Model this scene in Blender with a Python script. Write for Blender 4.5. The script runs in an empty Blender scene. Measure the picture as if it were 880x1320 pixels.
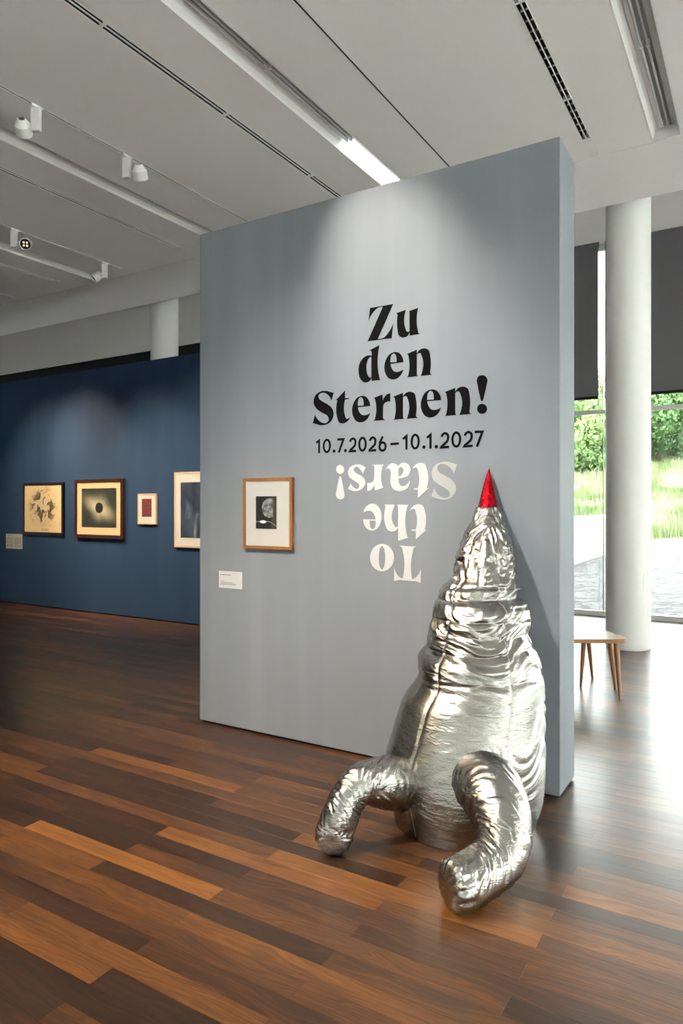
import bpy, bmesh, math, random
import numpy as np
from mathutils import Vector, Matrix, noise

random.seed(7)
C = bpy.context.scene.collection
sc = bpy.context.scene
PI = math.pi

# ------------------------------------------------------------------ camera
cam_data = bpy.data.cameras.new('camera')
cam = bpy.data.objects.new('camera', cam_data)
C.objects.link(cam)
cam.location = (0, 0, 1.55)
cam.rotation_euler = (math.radians(90), 0, math.radians(31.407))
cam_data.sensor_fit = 'VERTICAL'
cam_data.sensor_height = 36.0
cam_data.lens = 892.6 / 1320 * 36.0
cam_data.shift_y = -8.0 / 1320
cam_data.clip_start = 0.05
cam_data.clip_end = 500
sc.camera = cam

# ------------------------------------------------------------------ world, exposure
sc.view_settings.view_transform = 'Standard'
sc.view_settings.look = 'None'
sc.view_settings.gamma = 1.0
sc.view_settings.use_curve_mapping = False
sc.view_settings.exposure = 1.97
world = bpy.data.worlds.new('overcast_sky')
sc.world = world
world.use_nodes = True
wn = world.node_tree.nodes
bg = wn['Background']
bg.inputs['Color'].default_value = (0.97, 0.985, 1.0, 1)
bg.inputs['Strength'].default_value = 16.0

def light(name, kind, loc, target, energy, color=(1, 1, 1), **kw):
    d = bpy.data.lights.new(name, kind)
    d.energy = energy
    d.color = color
    for k, v in kw.items():
        setattr(d, k, v)
    o = bpy.data.objects.new(name, d)
    C.objects.link(o)
    o.location = loc
    v = Vector(target) - Vector(loc)
    o.rotation_euler = v.to_track_quat('-Z', 'Y').to_euler()
    return o

# sampling portals in the glazed openings (they only guide sky light, they emit nothing)
for (x, y, z, w, hgt, tx, ty) in ((-0.5, -5.3, 2.2, 11.0, 4.3, -0.5, 0), (0.7, 10.30, 1.5, 10.6, 3.1, 0.7, 0), (6.2, 2.9, 2.2, 14.0, 4.3, 0, 2.9)):
    p = light('window_portal', 'AREA', (x, y, z), (tx, ty, z), 1.0, shape='RECTANGLE', size=w, size_y=hgt)
    p.data.cycles.is_portal = True
WARM = (1.0, 0.78, 0.52)
SOFTWARM = (1.0, 0.90, 0.76)

# ------------------------------------------------------------------ helpers
def new_mesh(name, bm, smooth=False):
    me = bpy.data.meshes.new(name)
    bm.to_mesh(me)
    bm.free()
    if smooth:
        for p in me.polygons:
            p.use_smooth = True
    return me

def obj(name, data, mat=None, parent=None, loc=None, smooth=False):
    if isinstance(data, bmesh.types.BMesh):
        data = new_mesh(name, data, smooth)
    if mat is not None and len(data.materials) == 0:
        data.materials.append(mat)
    o = bpy.data.objects.new(name, data)
    C.objects.link(o)
    if parent is not None:
        o.parent = parent
    if loc is not None:
        o.location = loc
    return o

def tag(o, label=None, cat=None, group=None, kind=None):
    if label: o['label'] = label
    if cat: o['category'] = cat
    if group: o['group'] = group
    if kind: o['kind'] = kind
    return o

def empty(name, loc=(0, 0, 0), rz=0.0):
    o = bpy.data.objects.new(name, None)
    C.objects.link(o)
    o.location = loc
    o.rotation_euler = (0, 0, rz)
    o.empty_display_size = 0.1
    return o

def box(bm, x0, x1, y0, y1, z0, z1):
    v = [bm.verts.new(p) for p in ((x0, y0, z0), (x1, y0, z0), (x1, y1, z0), (x0, y1, z0),
                                   (x0, y0, z1), (x1, y0, z1), (x1, y1, z1), (x0, y1, z1))]
    for f in ((3, 2, 1, 0), (4, 5, 6, 7), (0, 1, 5, 4), (1, 2, 6, 5), (2, 3, 7, 6), (3, 0, 4, 7)):
        bm.faces.new([v[i] for i in f])

def boxm(*a, bevel=0.0):
    bm = bmesh.new()
    box(bm, *a)
    if bevel:
        bmesh.ops.bevel(bm, geom=bm.edges[:], offset=bevel, segments=2, affect='EDGES')
    return bm

def tube(bm, pts, rads, n=12, cap=True):
    """sweep of circles through pts"""
    pts = [Vector(p) for p in pts]
    if not hasattr(rads, '__len__'): rads = [rads] * len(pts)
    rings = []
    up = None
    for i, p in enumerate(pts):
        t = (pts[min(i + 1, len(pts) - 1)] - pts[max(i - 1, 0)]).normalized()
        if up is None:
            up = Vector((0, 0, 1)) if abs(t.z) < 0.9 else Vector((1, 0, 0))
        a = t.cross(up).normalized()
        b = a.cross(t).normalized()
        up = b
        rings.append([bm.verts.new(p + (a * math.cos(2 * PI * k / n) + b * math.sin(2 * PI * k / n)) * rads[i]) for k in range(n)])
    for i in range(len(rings) - 1):
        for k in range(n):
            bm.faces.new((rings[i][k], rings[i][(k + 1) % n], rings[i + 1][(k + 1) % n], rings[i + 1][k]))
    if cap:
        bm.faces.new(list(reversed(rings[0])))
        bm.faces.new(rings[-1])

def lathe(bm, prof, n=32, M=None, cap=True):
    """prof: (radius, axial z) list"""
    M = M or Matrix()
    rings = []
    for r, z in prof:
        rings.append([bm.verts.new(M @ Vector((r * math.cos(2 * PI * k / n), r * math.sin(2 * PI * k / n), z))) for k in range(n)])
    for i in range(len(rings) - 1):
        for k in range(n):
            bm.faces.new((rings[i][k], rings[i][(k + 1) % n], rings[i + 1][(k + 1) % n], rings[i + 1][k]))
    if cap:
        bm.faces.new(list(reversed(rings[0])))
        bm.faces.new(rings[-1])

def smooth_by_angle(me, deg=35):
    for p in me.polygons: p.use_smooth = True
    me.set_sharp_from_angle(angle=math.radians(deg))

# ------------------------------------------------------------------ node helpers
class N:
    def __init__(s, name):
        s.m = bpy.data.materials.new(name)
        s.m.use_nodes = True
        s.t = s.m.node_tree
        s.b = s.t.nodes['Principled BSDF']
        s.out = s.t.nodes['Material Output']
    def n(s, typ, ins=None, **props):
        nd = s.t.nodes.new(typ)
        for k, v in props.items(): setattr(nd, k, v)
        for k, v in (ins or {}).items(): s.set(nd, k, v)
        return nd
    def set(s, nd, k, v):
        sock = nd.inputs[k]
        if hasattr(v, 'is_output'): s.t.links.new(v, sock)
        else: sock.default_value = v
    def p(s, **kw):
        names = dict(color='Base Color', rough='Roughness', metal='Metallic', normal='Normal', spec='Specular IOR Level',
                     emit='Emission Color', emits='Emission Strength', coat='Coat Weight', coatr='Coat Roughness', sss='Subsurface Weight',
                     trans='Transmission Weight', sheen='Sheen Weight', aniso='Anisotropic')
        for k, v in kw.items(): s.set(s.b, names[k], v)
        return s.m
    def math(s, op, a, b=0.0, c=None):
        nd = s.n('ShaderNodeMath', operation=op)
        s.set(nd, 0, a); s.set(nd, 1, b)
        if c is not None: s.set(nd, 2, c)
        return nd.outputs[0]
    def ramp(s, fac, stops, interp='LINEAR'):
        nd = s.n('ShaderNodeValToRGB', {'Fac': fac})
        cr = nd.color_ramp
        cr.interpolation = interp
        while len(cr.elements) < len(stops): cr.elements.new(0.5)
        for e, (pos, col) in zip(cr.elements, stops):
            e.position = pos
            e.color = col if len(col) == 4 else (*col, 1)
        return nd.outputs['Color']
    def mix(s, fac, a, b, blend='MIX'):
        nd = s.n('ShaderNodeMix', data_type='RGBA', blend_type=blend)
        s.set(nd, 0, fac)
        for k, v in ((6, a), (7, b)):
            if isinstance(v, tuple) and len(v) == 3: v = (*v, 1)
            s.set(nd, k, v)
        return nd.outputs[2]
    def noise(s, vec, scale, detail=3, rough=0.55, dist=0.0):
        return s.n('ShaderNodeTexNoise', {'Vector': vec, 'Scale': scale, 'Detail': detail, 'Roughness': rough, 'Distortion': dist}).outputs['Fac']
    def coord(s, which='Object'):
        return s.n('ShaderNodeTexCoord').outputs[which]
    def map(s, vec, scale=(1, 1, 1), loc=(0, 0, 0)):
        return s.n('ShaderNodeMapping', {'Vector': vec, 'Scale': scale, 'Location': loc}).outputs[0]
    def bump(s, hgt, strength=0.2, dist=0.01):
        return s.n('ShaderNodeBump', {'Height': hgt, 'Strength': strength, 'Distance': dist}).outputs[0]
    def sep(s, vec):
        nd = s.n('ShaderNodeSeparateXYZ', {'Vector': vec})
        return nd.outputs[0], nd.outputs[1], nd.outputs[2]

def plain(name, col, rough=0.5, metal=0.0, spec=0.5):
    a = N(name)
    return a.p(color=(*col, 1), rough=rough, metal=metal, spec=spec)

M = {}
M['white_paint'] = plain('white_paint', (0.84, 0.825, 0.80), 0.7, spec=0.3)
M['column_paint'] = plain('column_paint', (0.84, 0.83, 0.81), 0.55, spec=0.4)
a = N('ceiling_plaster')
nz = a.noise(a.coord(), 60, 3)
M['ceiling'] = a.p(color=(0.90, 0.885, 0.86, 1), rough=0.75, spec=0.3, normal=a.bump(nz, 0.03, 0.002))
M['white_metal'] = plain('white_metal', (0.84, 0.83, 0.81), 0.4)
M['grey_metal'] = plain('window_aluminium', (0.55, 0.55, 0.53), 0.45, metal=0.0)
M['black'] = plain('matt_black', (0.006, 0.006, 0.007), 0.6, spec=0.3)
M['dark_void'] = plain('dark_duct', (0.01, 0.012, 0.012), 0.6)
M['chrome'] = plain('polished_metal', (0.75, 0.75, 0.74), 0.2, metal=1.0)
M['dark_gap_strip'] = plain('grey_gap_strip', (0.30, 0.30, 0.30), 0.5)
M['tube_off'] = plain('unlit_tube_glass', (0.80, 0.80, 0.78), 0.15)
a = N('lit_tube'); M['tube_on'] = a.p(color=(0.9, 0.9, 0.9, 1), emit=(0.9, 0.97, 1.0, 1), emits=1.7)
a = N('lamp_chip'); M['led'] = a.p(color=(0.9, 0.8, 0.6, 1), emit=(1.0, 0.62, 0.28, 1), emits=0.55)

# glass (architectural: clear, with a fresnel reflection)
def glass(name, tint, refl=1.0):
    a = N(name)
    fr = a.n('ShaderNodeFresnel', {'IOR': 1.45}).outputs[0]
    if refl != 1.0: fr = a.math('MULTIPLY', fr, refl)
    tr = a.n('ShaderNodeBsdfTransparent', {'Color': (*tint, 1)}).outputs[0]
    gl = a.n('ShaderNodeBsdfGlossy', {'Color': (1, 1, 1, 1), 'Roughness': 0.02}).outputs[0]
    mx = a.n('ShaderNodeMixShader', {0: fr, 1: tr, 2: gl}).outputs[0]
    a.t.links.new(mx, a.out.inputs['Surface'])
    return a.m
M['glass'] = glass('window_glass', (0.93, 0.97, 0.95))
M['facade_glass'] = glass('dimming_facade_glass', (0.44, 0.455, 0.445))  # tint added to dim the bright outdoors against the room
M['art_glass'] = glass('picture_glass', (0.985, 0.985, 0.985), 0.12)

# grey partition: rolled paint with faint vertical lap bands and a fine horizontal weave
a = N('grey_wall_paint')
co = a.coord()
v1 = a.noise(a.map(co, (3.2, 1, 0.10)), 1.0, 3, 0.5)
v2 = a.noise(a.map(co, (18, 1, 0.25)), 1.0, 3, 0.6)
v3 = a.noise(a.map(co, (6, 6, 160)), 1.0, 2)
f = a.math('ADD', a.math('MULTIPLY', v1, 0.92), a.math('MULTIPLY', v2, 0.08))
col = a.ramp(f, [(0.34, (0.206, 0.2265, 0.258)), (0.5, (0.219, 0.2405, 0.273)), (0.68, (0.239, 0.2595, 0.292))])
M['grey_wall'] = a.p(color=col, rough=0.62, spec=0.3, normal=a.bump(v3, 0.06, 0.002))

a = N('blue_wall_paint')
co = a.coord()
v = a.noise(a.map(co, (5, 1, 0.4)), 1.0, 4)
M['blue_wall'] = a.p(color=a.ramp(v, [(0.3, (0.0125, 0.0345, 0.082)), (0.7, (0.016, 0.0410, 0.094))]), rough=0.65, spec=0.3)

# oiled hardwood boards: every board carries a tone (object colour red channel + 'tone' attribute) and a seed
a = N('oiled_hardwood_board')
oi = a.n('ShaderNodeObjectInfo')
ocr = a.n('ShaderNodeSeparateColor', {'Color': oi.outputs['Color']})
at = a.n('ShaderNodeAttribute', attribute_name='tone', attribute_type='GEOMETRY')
asd = a.n('ShaderNodeAttribute', attribute_name='seed', attribute_type='GEOMETRY')
tone = a.math('ADD', ocr.outputs[0], at.outputs['Fac'])
seed = a.math('ADD', ocr.outputs[1], asd.outputs['Fac'])
pos = a.n('ShaderNodeNewGeometry').outputs['Position']
off = a.n('ShaderNodeCombineXYZ', {'X': a.math('MULTIPLY', seed, 37.0), 'Y': a.math('MULTIPLY', seed, 91.0), 'Z': a.math('MULTIPLY', seed, 53.0)}).outputs[0]
pv = a.n('ShaderNodeVectorMath', {0: pos, 1: off}, operation='ADD').outputs[0]
warp = a.noise(a.map(pv, (1.5, 9, 1)), 1.0, 2)
pw = a.n('ShaderNodeVectorMath', {0: a.map(pv, (2.2, 30, 1)), 1: a.n('ShaderNodeCombineXYZ', {'Y': a.math('MULTIPLY', warp, 7.0)}).outputs[0]}, operation='ADD').outputs[0]
grain = a.noise(pw, 1.0, 5, 0.62)
fine = a.noise(a.map(pv, (9, 260, 1)), 1.0, 3, 0.6)
cath = a.n('ShaderNodeTexWave', {'Vector': pw, 'Scale': 0.55, 'Distortion': 3.0, 'Detail': 2.0, 'Detail Scale': 1.2}, wave_type='BANDS', bands_direction='Y').outputs['Fac']
k = a.math('ADD', a.math('MULTIPLY', grain, 0.80), a.math('MULTIPLY', cath, 0.12))
k = a.math('ADD', k, a.math('MULTIPLY', fine, 0.42))
k = a.math('ADD', k, a.math('SUBTRACT', a.math('MULTIPLY', tone, 0.78), 0.62))
wood = a.ramp(k, [(0.06, (0.0203, 0.0086, 0.0043)), (0.34, (0.0499, 0.0195, 0.0074)), (0.60, (0.1180, 0.0440, 0.0105)), (0.95, (0.2650, 0.1000, 0.0185))])
rg = a.math('ADD', 0.30, a.math('MULTIPLY', a.noise(a.map(pos, (3, 14, 1)), 1.0, 4), 0.16))
M['wood'] = a.p(color=wood, rough=rg, spec=0.5, coat=0.32, coatr=0.22, normal=a.bump(a.math('ADD', fine, a.math('MULTIPLY', grain, 0.8)), 0.05, 0.002))
M['subfloor'] = plain('dark_joint', (0.008, 0.005, 0.004), 0.8)

# silver and red foil
def foil(name, col, rough, sc1, amt):
    a = N(name)
    co = a.coord()
    w1 = a.noise(a.map(co, (7, 7, 20)), sc1, 5, 0.6, 0.6)
    r1 = a.math('ABSOLUTE', a.math('SUBTRACT', w1, 0.5))
    w2 = a.noise(a.map(co, (1, 1, 2.2)), 26 * sc1, 3, 0.6, 1.0)
    r2 = a.math('ABSOLUTE', a.math('SUBTRACT', w2, 0.5))
    hgt = a.math('ADD', a.math('MULTIPLY', r1, 1.0), a.math('MULTIPLY', r2, 0.35))
    return a.p(color=(*col, 1), metal=1.0, rough=rough, normal=a.bump(hgt, amt, 0.012))
M['silver'] = foil('silver_foil_fabric', (0.355, 0.344, 0.326), 0.22, 1.0, 0.6)
M['red_foil'] = foil('red_foil_fabric', (0.33, 0.005, 0.010), 0.24, 2.5, 0.6)
M['thread'] = plain('grey_thread', (0.30, 0.29, 0.28), 0.5)

M['ink_black'] = plain('black_vinyl', (0.0045, 0.0045, 0.0048), 0.8, spec=0.06)
M['ink_white'] = plain('white_vinyl', (0.56, 0.57, 0.585), 0.6, spec=0.2)
M['ink_pale'] = plain('pale_grey_vinyl', (0.40, 0.40, 0.40), 0.5, spec=0.4)
M['blind'] = None
a = N('charcoal_blind_fabric')
co = a.coord()
w = a.noise(a.map(co, (500, 1, 500)), 1.0, 1)
bcol = a.ramp(w, [(0.3, (0.15, 0.145, 0.155)), (0.7, (0.18, 0.175, 0.185))])
bd = a.n('ShaderNodeBsdfDiffuse', {'Color': bcol}).outputs[0]
bt = a.n('ShaderNodeBsdfTranslucent', {'Color': (0.10, 0.095, 0.105, 1)}).outputs[0]
a.t.links.new(a.n('ShaderNodeMixShader', {0: 0.12, 1: bd, 2: bt}).outputs[0], a.out.inputs['Surface'])
M['blind'] = a.m
def fill_screen_mat(name, mixv):  # fabric of the unseen screens added as soft fill light
    a = N(name)
    bd = a.n('ShaderNodeBsdfDiffuse', {'Color': (.78, .77, .75, 1)}).outputs[0]
    bt = a.n('ShaderNodeBsdfTranslucent', {'Color': (.85, .84, .82, 1)}).outputs[0]
    a.t.links.new(a.n('ShaderNodeMixShader', {0: mixv, 1: bd, 2: bt}).outputs[0], a.out.inputs['Surface'])
    return a.m
M['screen'] = fill_screen_mat('rear_fill_fabric', .15)
M['thin_fill_screen'] = fill_screen_mat('side_fill_fabric', .36)

def wood_mat(name, c0, c1, axis=(3, 40, 40), rough=0.4):
    a = N(name)
    n_ = a.noise(a.map(a.coord(), axis), 1.0, 4, 0.6)
    return a.p(color=a.ramp(n_, [(0.3, c0), (0.7, c1)]), rough=rough)
M['oak'] = wood_mat('oak_frame', (0.2550, 0.1013, 0.0255), (0.3375, 0.1425, 0.0413), (22.5000, 22.5000, 2.2500))
M['pale_wood'] = wood_mat('pale_maple_frame', (0.4500, 0.3150, 0.2025), (0.5250, 0.3750, 0.2475), (22.5000, 22.5000, 2.2500))
M['dark_frame'] = wood_mat('mahogany_frame', (0.020, 0.008, 0.006), (0.045, 0.016, 0.010), (30, 30, 3), 0.3)
M['black_frame'] = plain('black_lacquer_frame', (0.010, 0.008, 0.007), 0.35)
M['bench_wood'] = wood_mat('beech_bench', (0.3000, 0.1275, 0.0413), (0.3900, 0.1800, 0.0638), (22.5000, 22.5000, 3.0000), 0.35)
M['bench_top_sheen'] = wood_mat('bench_top_sheen_wood', (0.3900, 0.3000, 0.2250), (0.4650, 0.3675, 0.2850), (3.0000, 22.5000, 22.5000), 0.25)  # paler than the legs: reflected light put into the top's colour
M['mat_white'] = plain('white_mount_board', (0.5700, 0.5625, 0.5400), 0.8)
M['mat_cream'] = plain('cream_mount_board', (0.62, 0.47, 0.27), 0.8)
M['card_white'] = plain('white_card', (0.5400, 0.5400, 0.5475), 0.7)
M['card_grey'] = plain('grey_card', (0.3150, 0.3000, 0.2925), 0.7)
M['text_grey'] = plain('printed_text_grey', (0.10, 0.10, 0.105), 0.7)

# ------------------------------------------------------------------ DIMENSIONS
ZC = 4.71           # ceiling
XL, XR, YF, YB = -18.0, 6.0, -5.0, 10.2
MOD = 2.4           # ceiling module across X
SLOTS = [-1.31 - MOD * i for i in range(4)]
TRACKS = [-2.505 - MOD * i for i in range(4)]
TROUGHS = [-0.715 - MOD * i for i in range(5)]

# ------------------------------------------------------------------ SETTING: floor
floor = tag(obj('floor', boxm(XL, XR, YF, YB, -0.12, -0.014), M['subfloor']), kind='structure')
BW, BL, Y0 = 0.0935, 1.18, 2.144
CAMXY = Vector((0, 0))
FX, FY = -math.sin(math.radians(31.407)), math.cos(math.radians(31.407))
def board_px(x, y):
    f = x * FX + y * FY
    r = x * FY - y * FX
    return (440 + 892.6 * r / f, 652 + 892.6 * 1.55 / f, f) if f > 0.4 else (None, None, f)
def hidden(x, y):
    for (wx0, wx1, wy) in ((-3.464, -0.922, 3.72), (-13, -4.2, 6.66)):
        if y > wy and wx0 < x * wy / y < wx1: return True
    return False
boards = []
row0, row1 = int((YF - Y0) / BW), int((YB - Y0) / BW) + 1
for k in range(row0, row1 + 1):
    yt = Y0 + BW * k
    y0, y1 = max(yt - BW, YF), min(yt, YB)
    if y1 - y0 < 0.01: continue
    xo = -0.685 if k % 2 == 0 else -1.275
    m0 = int((XL - xo) / BL) - 1
    for m in range(m0, m0 + 20):
        x0, x1 = max(xo + BL * m, XL), min(xo + BL * (m + 1), XR)
        if x1 - x0 < 0.02: continue
        q = [board_px(x, y) for x, y in ((x0, y0), (x1, y0), (x1, y1), (x0, y1))]
        cx, cy, cf = board_px((x0 + x1) / 2, (y0 + y1) / 2)
        area = 0
        if all(t[0] is not None for t in q) and not hidden((x0 + x1) / 2, (y0 + y1) / 2):
            cl = [(min(max(t[0], 0), 880), min(max(t[1], 0), 1320)) for t in q]
            area = abs(sum(cl[i][0] * cl[(i + 1) % 4][1] - cl[(i + 1) % 4][0] * cl[i][1] for i in range(4))) / 2
        boards.append((area, x0, x1, y0, y1, k, m))
# tones of the boards that stand out in the photograph, by a point lying on the board
TONES = [(-2.2, 2.10, 0.98), (-2.6, 2.10, 0.86), (-1.5, 1.915, 0.78), (-0.9, 2.55, 0.80), (-1.0, 2.46, 0.90), (-0.4, 2.83, 0.88), (-0.95, 3.03, 0.22), (-0.4, 3.03, 0.66),
         (-2.1, 2.38, 0.82), (-3.3, 2.955, 0.84), (-2.7, 2.955, 0.72), (-1.5, 2.55, 0.22), (-0.9, 2.1, 0.62), (-2.1, 1.54, 0.78), (-1.6, 1.54, 0.18), (-2.4, 1.63, 0.75),
         (-1.9, 1.44, 0.12), (-1.95, 1.35, 0.15), (-0.9, 1.82, 0.60), (-1.9, 2.01, 0.25), (-1.5, 1.8, 0.55), (-3.9, 2.57, 0.74), (-2.0, 1.72, 0.24), (-2.35, 1.82, 0.30),
         (-2.7, 2.29, 0.22), (-2.0, 2.29, 0.6), (-3.3, 2.67, 0.30), (-3.2, 2.4, 0.22)]
rb = random.Random(11)
def tone_of(x0, x1, y0, y1):
    for tx, ty, tv in TONES:
        if x0 < tx < x1 and y0 < ty < y1: return tv
    v = rb.random()
    return 0.16 + 0.58 * v ** 1.15
def board_geo(L, W):
    g, c = 0.0003, 0.0002
    v = [(g, g, -.014), (L - g, g, -.014), (L - g, W - g, -.014), (g, W - g, -.014),
         (g, g, -c), (L - g, g, -c), (L - g, W - g, -c), (g, W - g, -c),
         (g + c, g + c, 0), (L - g - c, g + c, 0), (L - g - c, W - g - c, 0), (g + c, W - g - c, 0)]
    f = [(0, 1, 5, 4), (1, 2, 6, 5), (2, 3, 7, 6), (3, 0, 4, 7), (4, 5, 9, 8), (5, 6, 10, 9), (6, 7, 11, 10), (7, 4, 8, 11), (8, 9, 10, 11)]
    return v, f
boards.sort(key=lambda b: -b[0])
meshes = {}
SV, SF, ST, SS = [], [], [], []
for i, (area, x0, x1, y0, y1, k, m) in enumerate(boards):
    L, W_ = round(x1 - x0, 4), round(y1 - y0, 4)
    t, s_ = tone_of(x0, x1, y0, y1), rb.random()
    zz = rb.uniform(-0.00008, 0.0)
    v, f = board_geo(L, W_)
    if i < 300 and area > 0:
        if (L, W_) not in meshes:
            me = bpy.data.meshes.new('floor_board')
            me.from_pydata(v, [], f)
            me.materials.append(M['wood'])
            meshes[(L, W_)] = me
        o = obj('floor_board', meshes[(L, W_)], None, floor, (x0, y0, zz))
        o.color = (t, s_, 0, 1)
    else:
        b = len(SV)
        SV += [(p[0] + x0, p[1] + y0, p[2] + zz) for p in v]
        SF += [tuple(j + b for j in q) for q in f]
        ST += [t] * len(v)
        SS += [s_] * len(v)
me = bpy.data.meshes.new('distant_floor_boards')
me.from_pydata(SV, [], SF)
for nm, arr in (('tone', ST), ('seed', SS)):
    at_ = me.attributes.new(nm, 'FLOAT', 'POINT')
    at_.data.foreach_set('value', arr)
me.materials.append(M['wood'])
o = obj('floor_boards', me, None, floor)
o.color = (0, 0, 0, 1)
o['kind'] = 'stuff'

# ------------------------------------------------------------------ SETTING: ceiling
bm = bmesh.new()
box(bm, XL, XR, YF, 7.69, 4.93, 5.03)                 # slab over the panels
box(bm, XL, XR, 7.61, 7.69, 4.731, 4.93)              # closing edge
box(bm, XL, XR, 7.62, 7.69, 5.03, 6.30)               # upstand towards the high strip
box(bm, XL, XR, 7.62, YB + .25, 6.30, 6.40)           # high strip along the facade
ceiling = tag(obj('ceiling', bm, M['ceiling']), kind='structure')
YS = 6.553
cuts = sorted([(x - .036, x + .036, 6.26) for x in SLOTS] + [(x - .012, x + .012, 6.37) for x in TRACKS] + [(x - .1165, x + .1165, 6.535) for x in TROUGHS])
px0 = XL
for (c0, c1, ye) in cuts + [(XR, XR, None)]:
    g = 0.0015
    obj('ceiling_panel', boxm(px0, c0 - 0.001, YF, YS, ZC, ZC + .02), M['ceiling'], ceiling)
    if ye: obj('ceiling_panel', boxm(c0, c1, ye + 0.001, YS, ZC, ZC + .02), M['ceiling'], ceiling)
    px0 = c1 + 0.001
obj('ceiling_panel', boxm(XL, XR, YS + 0.007, 7.69, ZC, ZC + .02), M['ceiling'], ceiling)

# ------------------------------------------------------------------ SETTING: outer walls
bm = bmesh.new()
box(bm, XL - .25, -4.6, YB, YB + .25, 4.78, 6.3)
box(bm, XL - .25, -4.6, YB + .12, YB + .25, -.02, 4.78)
box(bm, -4.6, XR + .25, YB, YB + .25, 5.225, 6.3)
tag(obj('wall_back', bm, M['white_paint']), kind='structure')
tag(obj('wall_left', boxm(XL - .25, XL, YF, YB, -.02, 6.4), M['white_paint']), kind='structure')
bm = bmesh.new()
box(bm, XR, XR + .25, YF, -4.2, -.02, 6.4)
box(bm, XR, XR + .25, -4.2, YB, 4.4, 6.4)
box(bm, XR, XR + .25, 9.9, YB, -.02, 4.4)
tag(obj('wall_right', bm, M['white_paint']), kind='structure')
bm = bmesh.new()
box(bm, XL, -6.0, YF - .25, YF, -.02, 5.0); box(bm, 5.0, XR, YF - .25, YF, -.02, 5.0); box(bm, -6.0, 5.0, YF - .25, YF, 4.4, 5.0)
tag(obj('wall_front', bm, M['white_paint']), kind='structure')

# ------------------------------------------------------------------ SETTING: glazing of the facade
BAYS = [(-4.6, -1.94), (-1.94, 0.72), (0.72, 3.38), (3.38, 6.0)]
for bi, (x0, x1) in enumerate(BAYS):
    w = tag(empty('window_%d' % (bi + 1), (x0, YB, 0)), kind='structure')
    bm = bmesh.new()
    L = x1 - x0
    box(bm, 0, L, 0.0, .09, -.005, .068)              # bottom rail
    box(bm, 0, L, 0.02, .09, 2.850, 2.905)            # transom
    box(bm, 0, L, 0.02, .09, 5.15, 5.222)             # head
    obj('window_frame', bm, M['grey_metal'], w)
    for (z0, z1) in ((.068, 2.85), (2.905, 5.15)):
        obj('glass_pane', boxm(.006, L - .006, .05, .062, z0, z1), M['facade_glass'], w)
    bm = bmesh.new()
    box(bm, -.004, .004, .045, .067, .068, 2.85); box(bm, -.004, .004, .045, .067, 2.905, 5.15)
    obj('glazing_joint', bm, M['black'], w)
    for zc in (3.35, 3.62, 4.15, 4.62, 4.88):
        pass
w = tag(empty('window_5', (XR, -4.2, 0)), kind='structure')  # unseen side window, added to bring more daylight into the room
bm = bmesh.new()
for i in range(7): box(bm, .05, .13, 2.34 * i, 2.34 * i + .06, 0, 4.4)
box(bm, .05, .13, 0, 14.1, -.005, .068); box(bm, .05, .13, 0, 14.1, 2.85, 2.905); box(bm, .05, .13, 0, 14.1, 4.34, 4.4)
obj('window_frame', bm, M['grey_metal'], w)
for i in range(6):
    for (z0, z1) in ((.068, 2.85), (2.905, 4.34)):
        obj('glass_pane', boxm(.08, .092, 2.34 * i + .06, 2.34 * (i + 1), z0, z1), M['glass'], w)
# unseen white screens added over the side window as soft fill light
for i in range(6):
    o = tag(empty('fill_screen', (XR - .06, -4.17 + 2.34 * i + 1.17, 4.4)), 'unseen white fill screen added over the added side window, %s from the facade' % ('sixth', 'fifth', 'fourth', 'third', 'second', 'first')[i], 'blind', 'added fill screens of the side window')
    obj('blind_fabric', boxm(-.0015, .0015, -1.155, 1.155, -4.3, 0), M['thin_fill_screen'], o)
    obj('bottom_bar', boxm(-.01, .01, -1.155, 1.155, -4.34, -4.3), M['white_metal'], o)

w = tag(empty('window_6', (-6.0, YF, 0)), kind='structure')  # unseen window behind the camera, added to fill the room with light
bm = bmesh.new()
for i in range(6): box(bm, 2.188 * i, 2.188 * i + .06, -.13, -.05, 0, 4.4)
box(bm, 0, 11, -.13, -.05, -.005, .068); box(bm, 0, 11, -.13, -.05, 2.85, 2.905); box(bm, 0, 11, -.13, -.05, 4.34, 4.4)
obj('window_frame', bm, M['grey_metal'], w)
for i in range(5):
    for (z0, z1) in ((.068, 2.85), (2.905, 4.34)):
        obj('glass_pane', boxm(2.188 * i + .06, 2.188 * (i + 1), -.092, -.08, z0, z1), M['glass'], w)
for i in range(5):  # unseen screens added here too, spreading the fill light
    o = tag(empty('fill_screen', (-6.0 + 2.188 * i + 1.124, YF + .06, 4.4)), 'unseen white fill screen added over the added window behind the viewer, %s from the left' % ('first', 'second', 'third', 'fourth', 'fifth')[i], 'blind', 'added fill screens behind the viewer')
    obj('blind_fabric', boxm(-1.08, 1.08, -.0015, .0015, -4.3, 0), M['screen'], o)
    obj('bottom_bar', boxm(-1.08, 1.08, -.01, .01, -4.34, -4.3), M['white_metal'], o)

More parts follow.
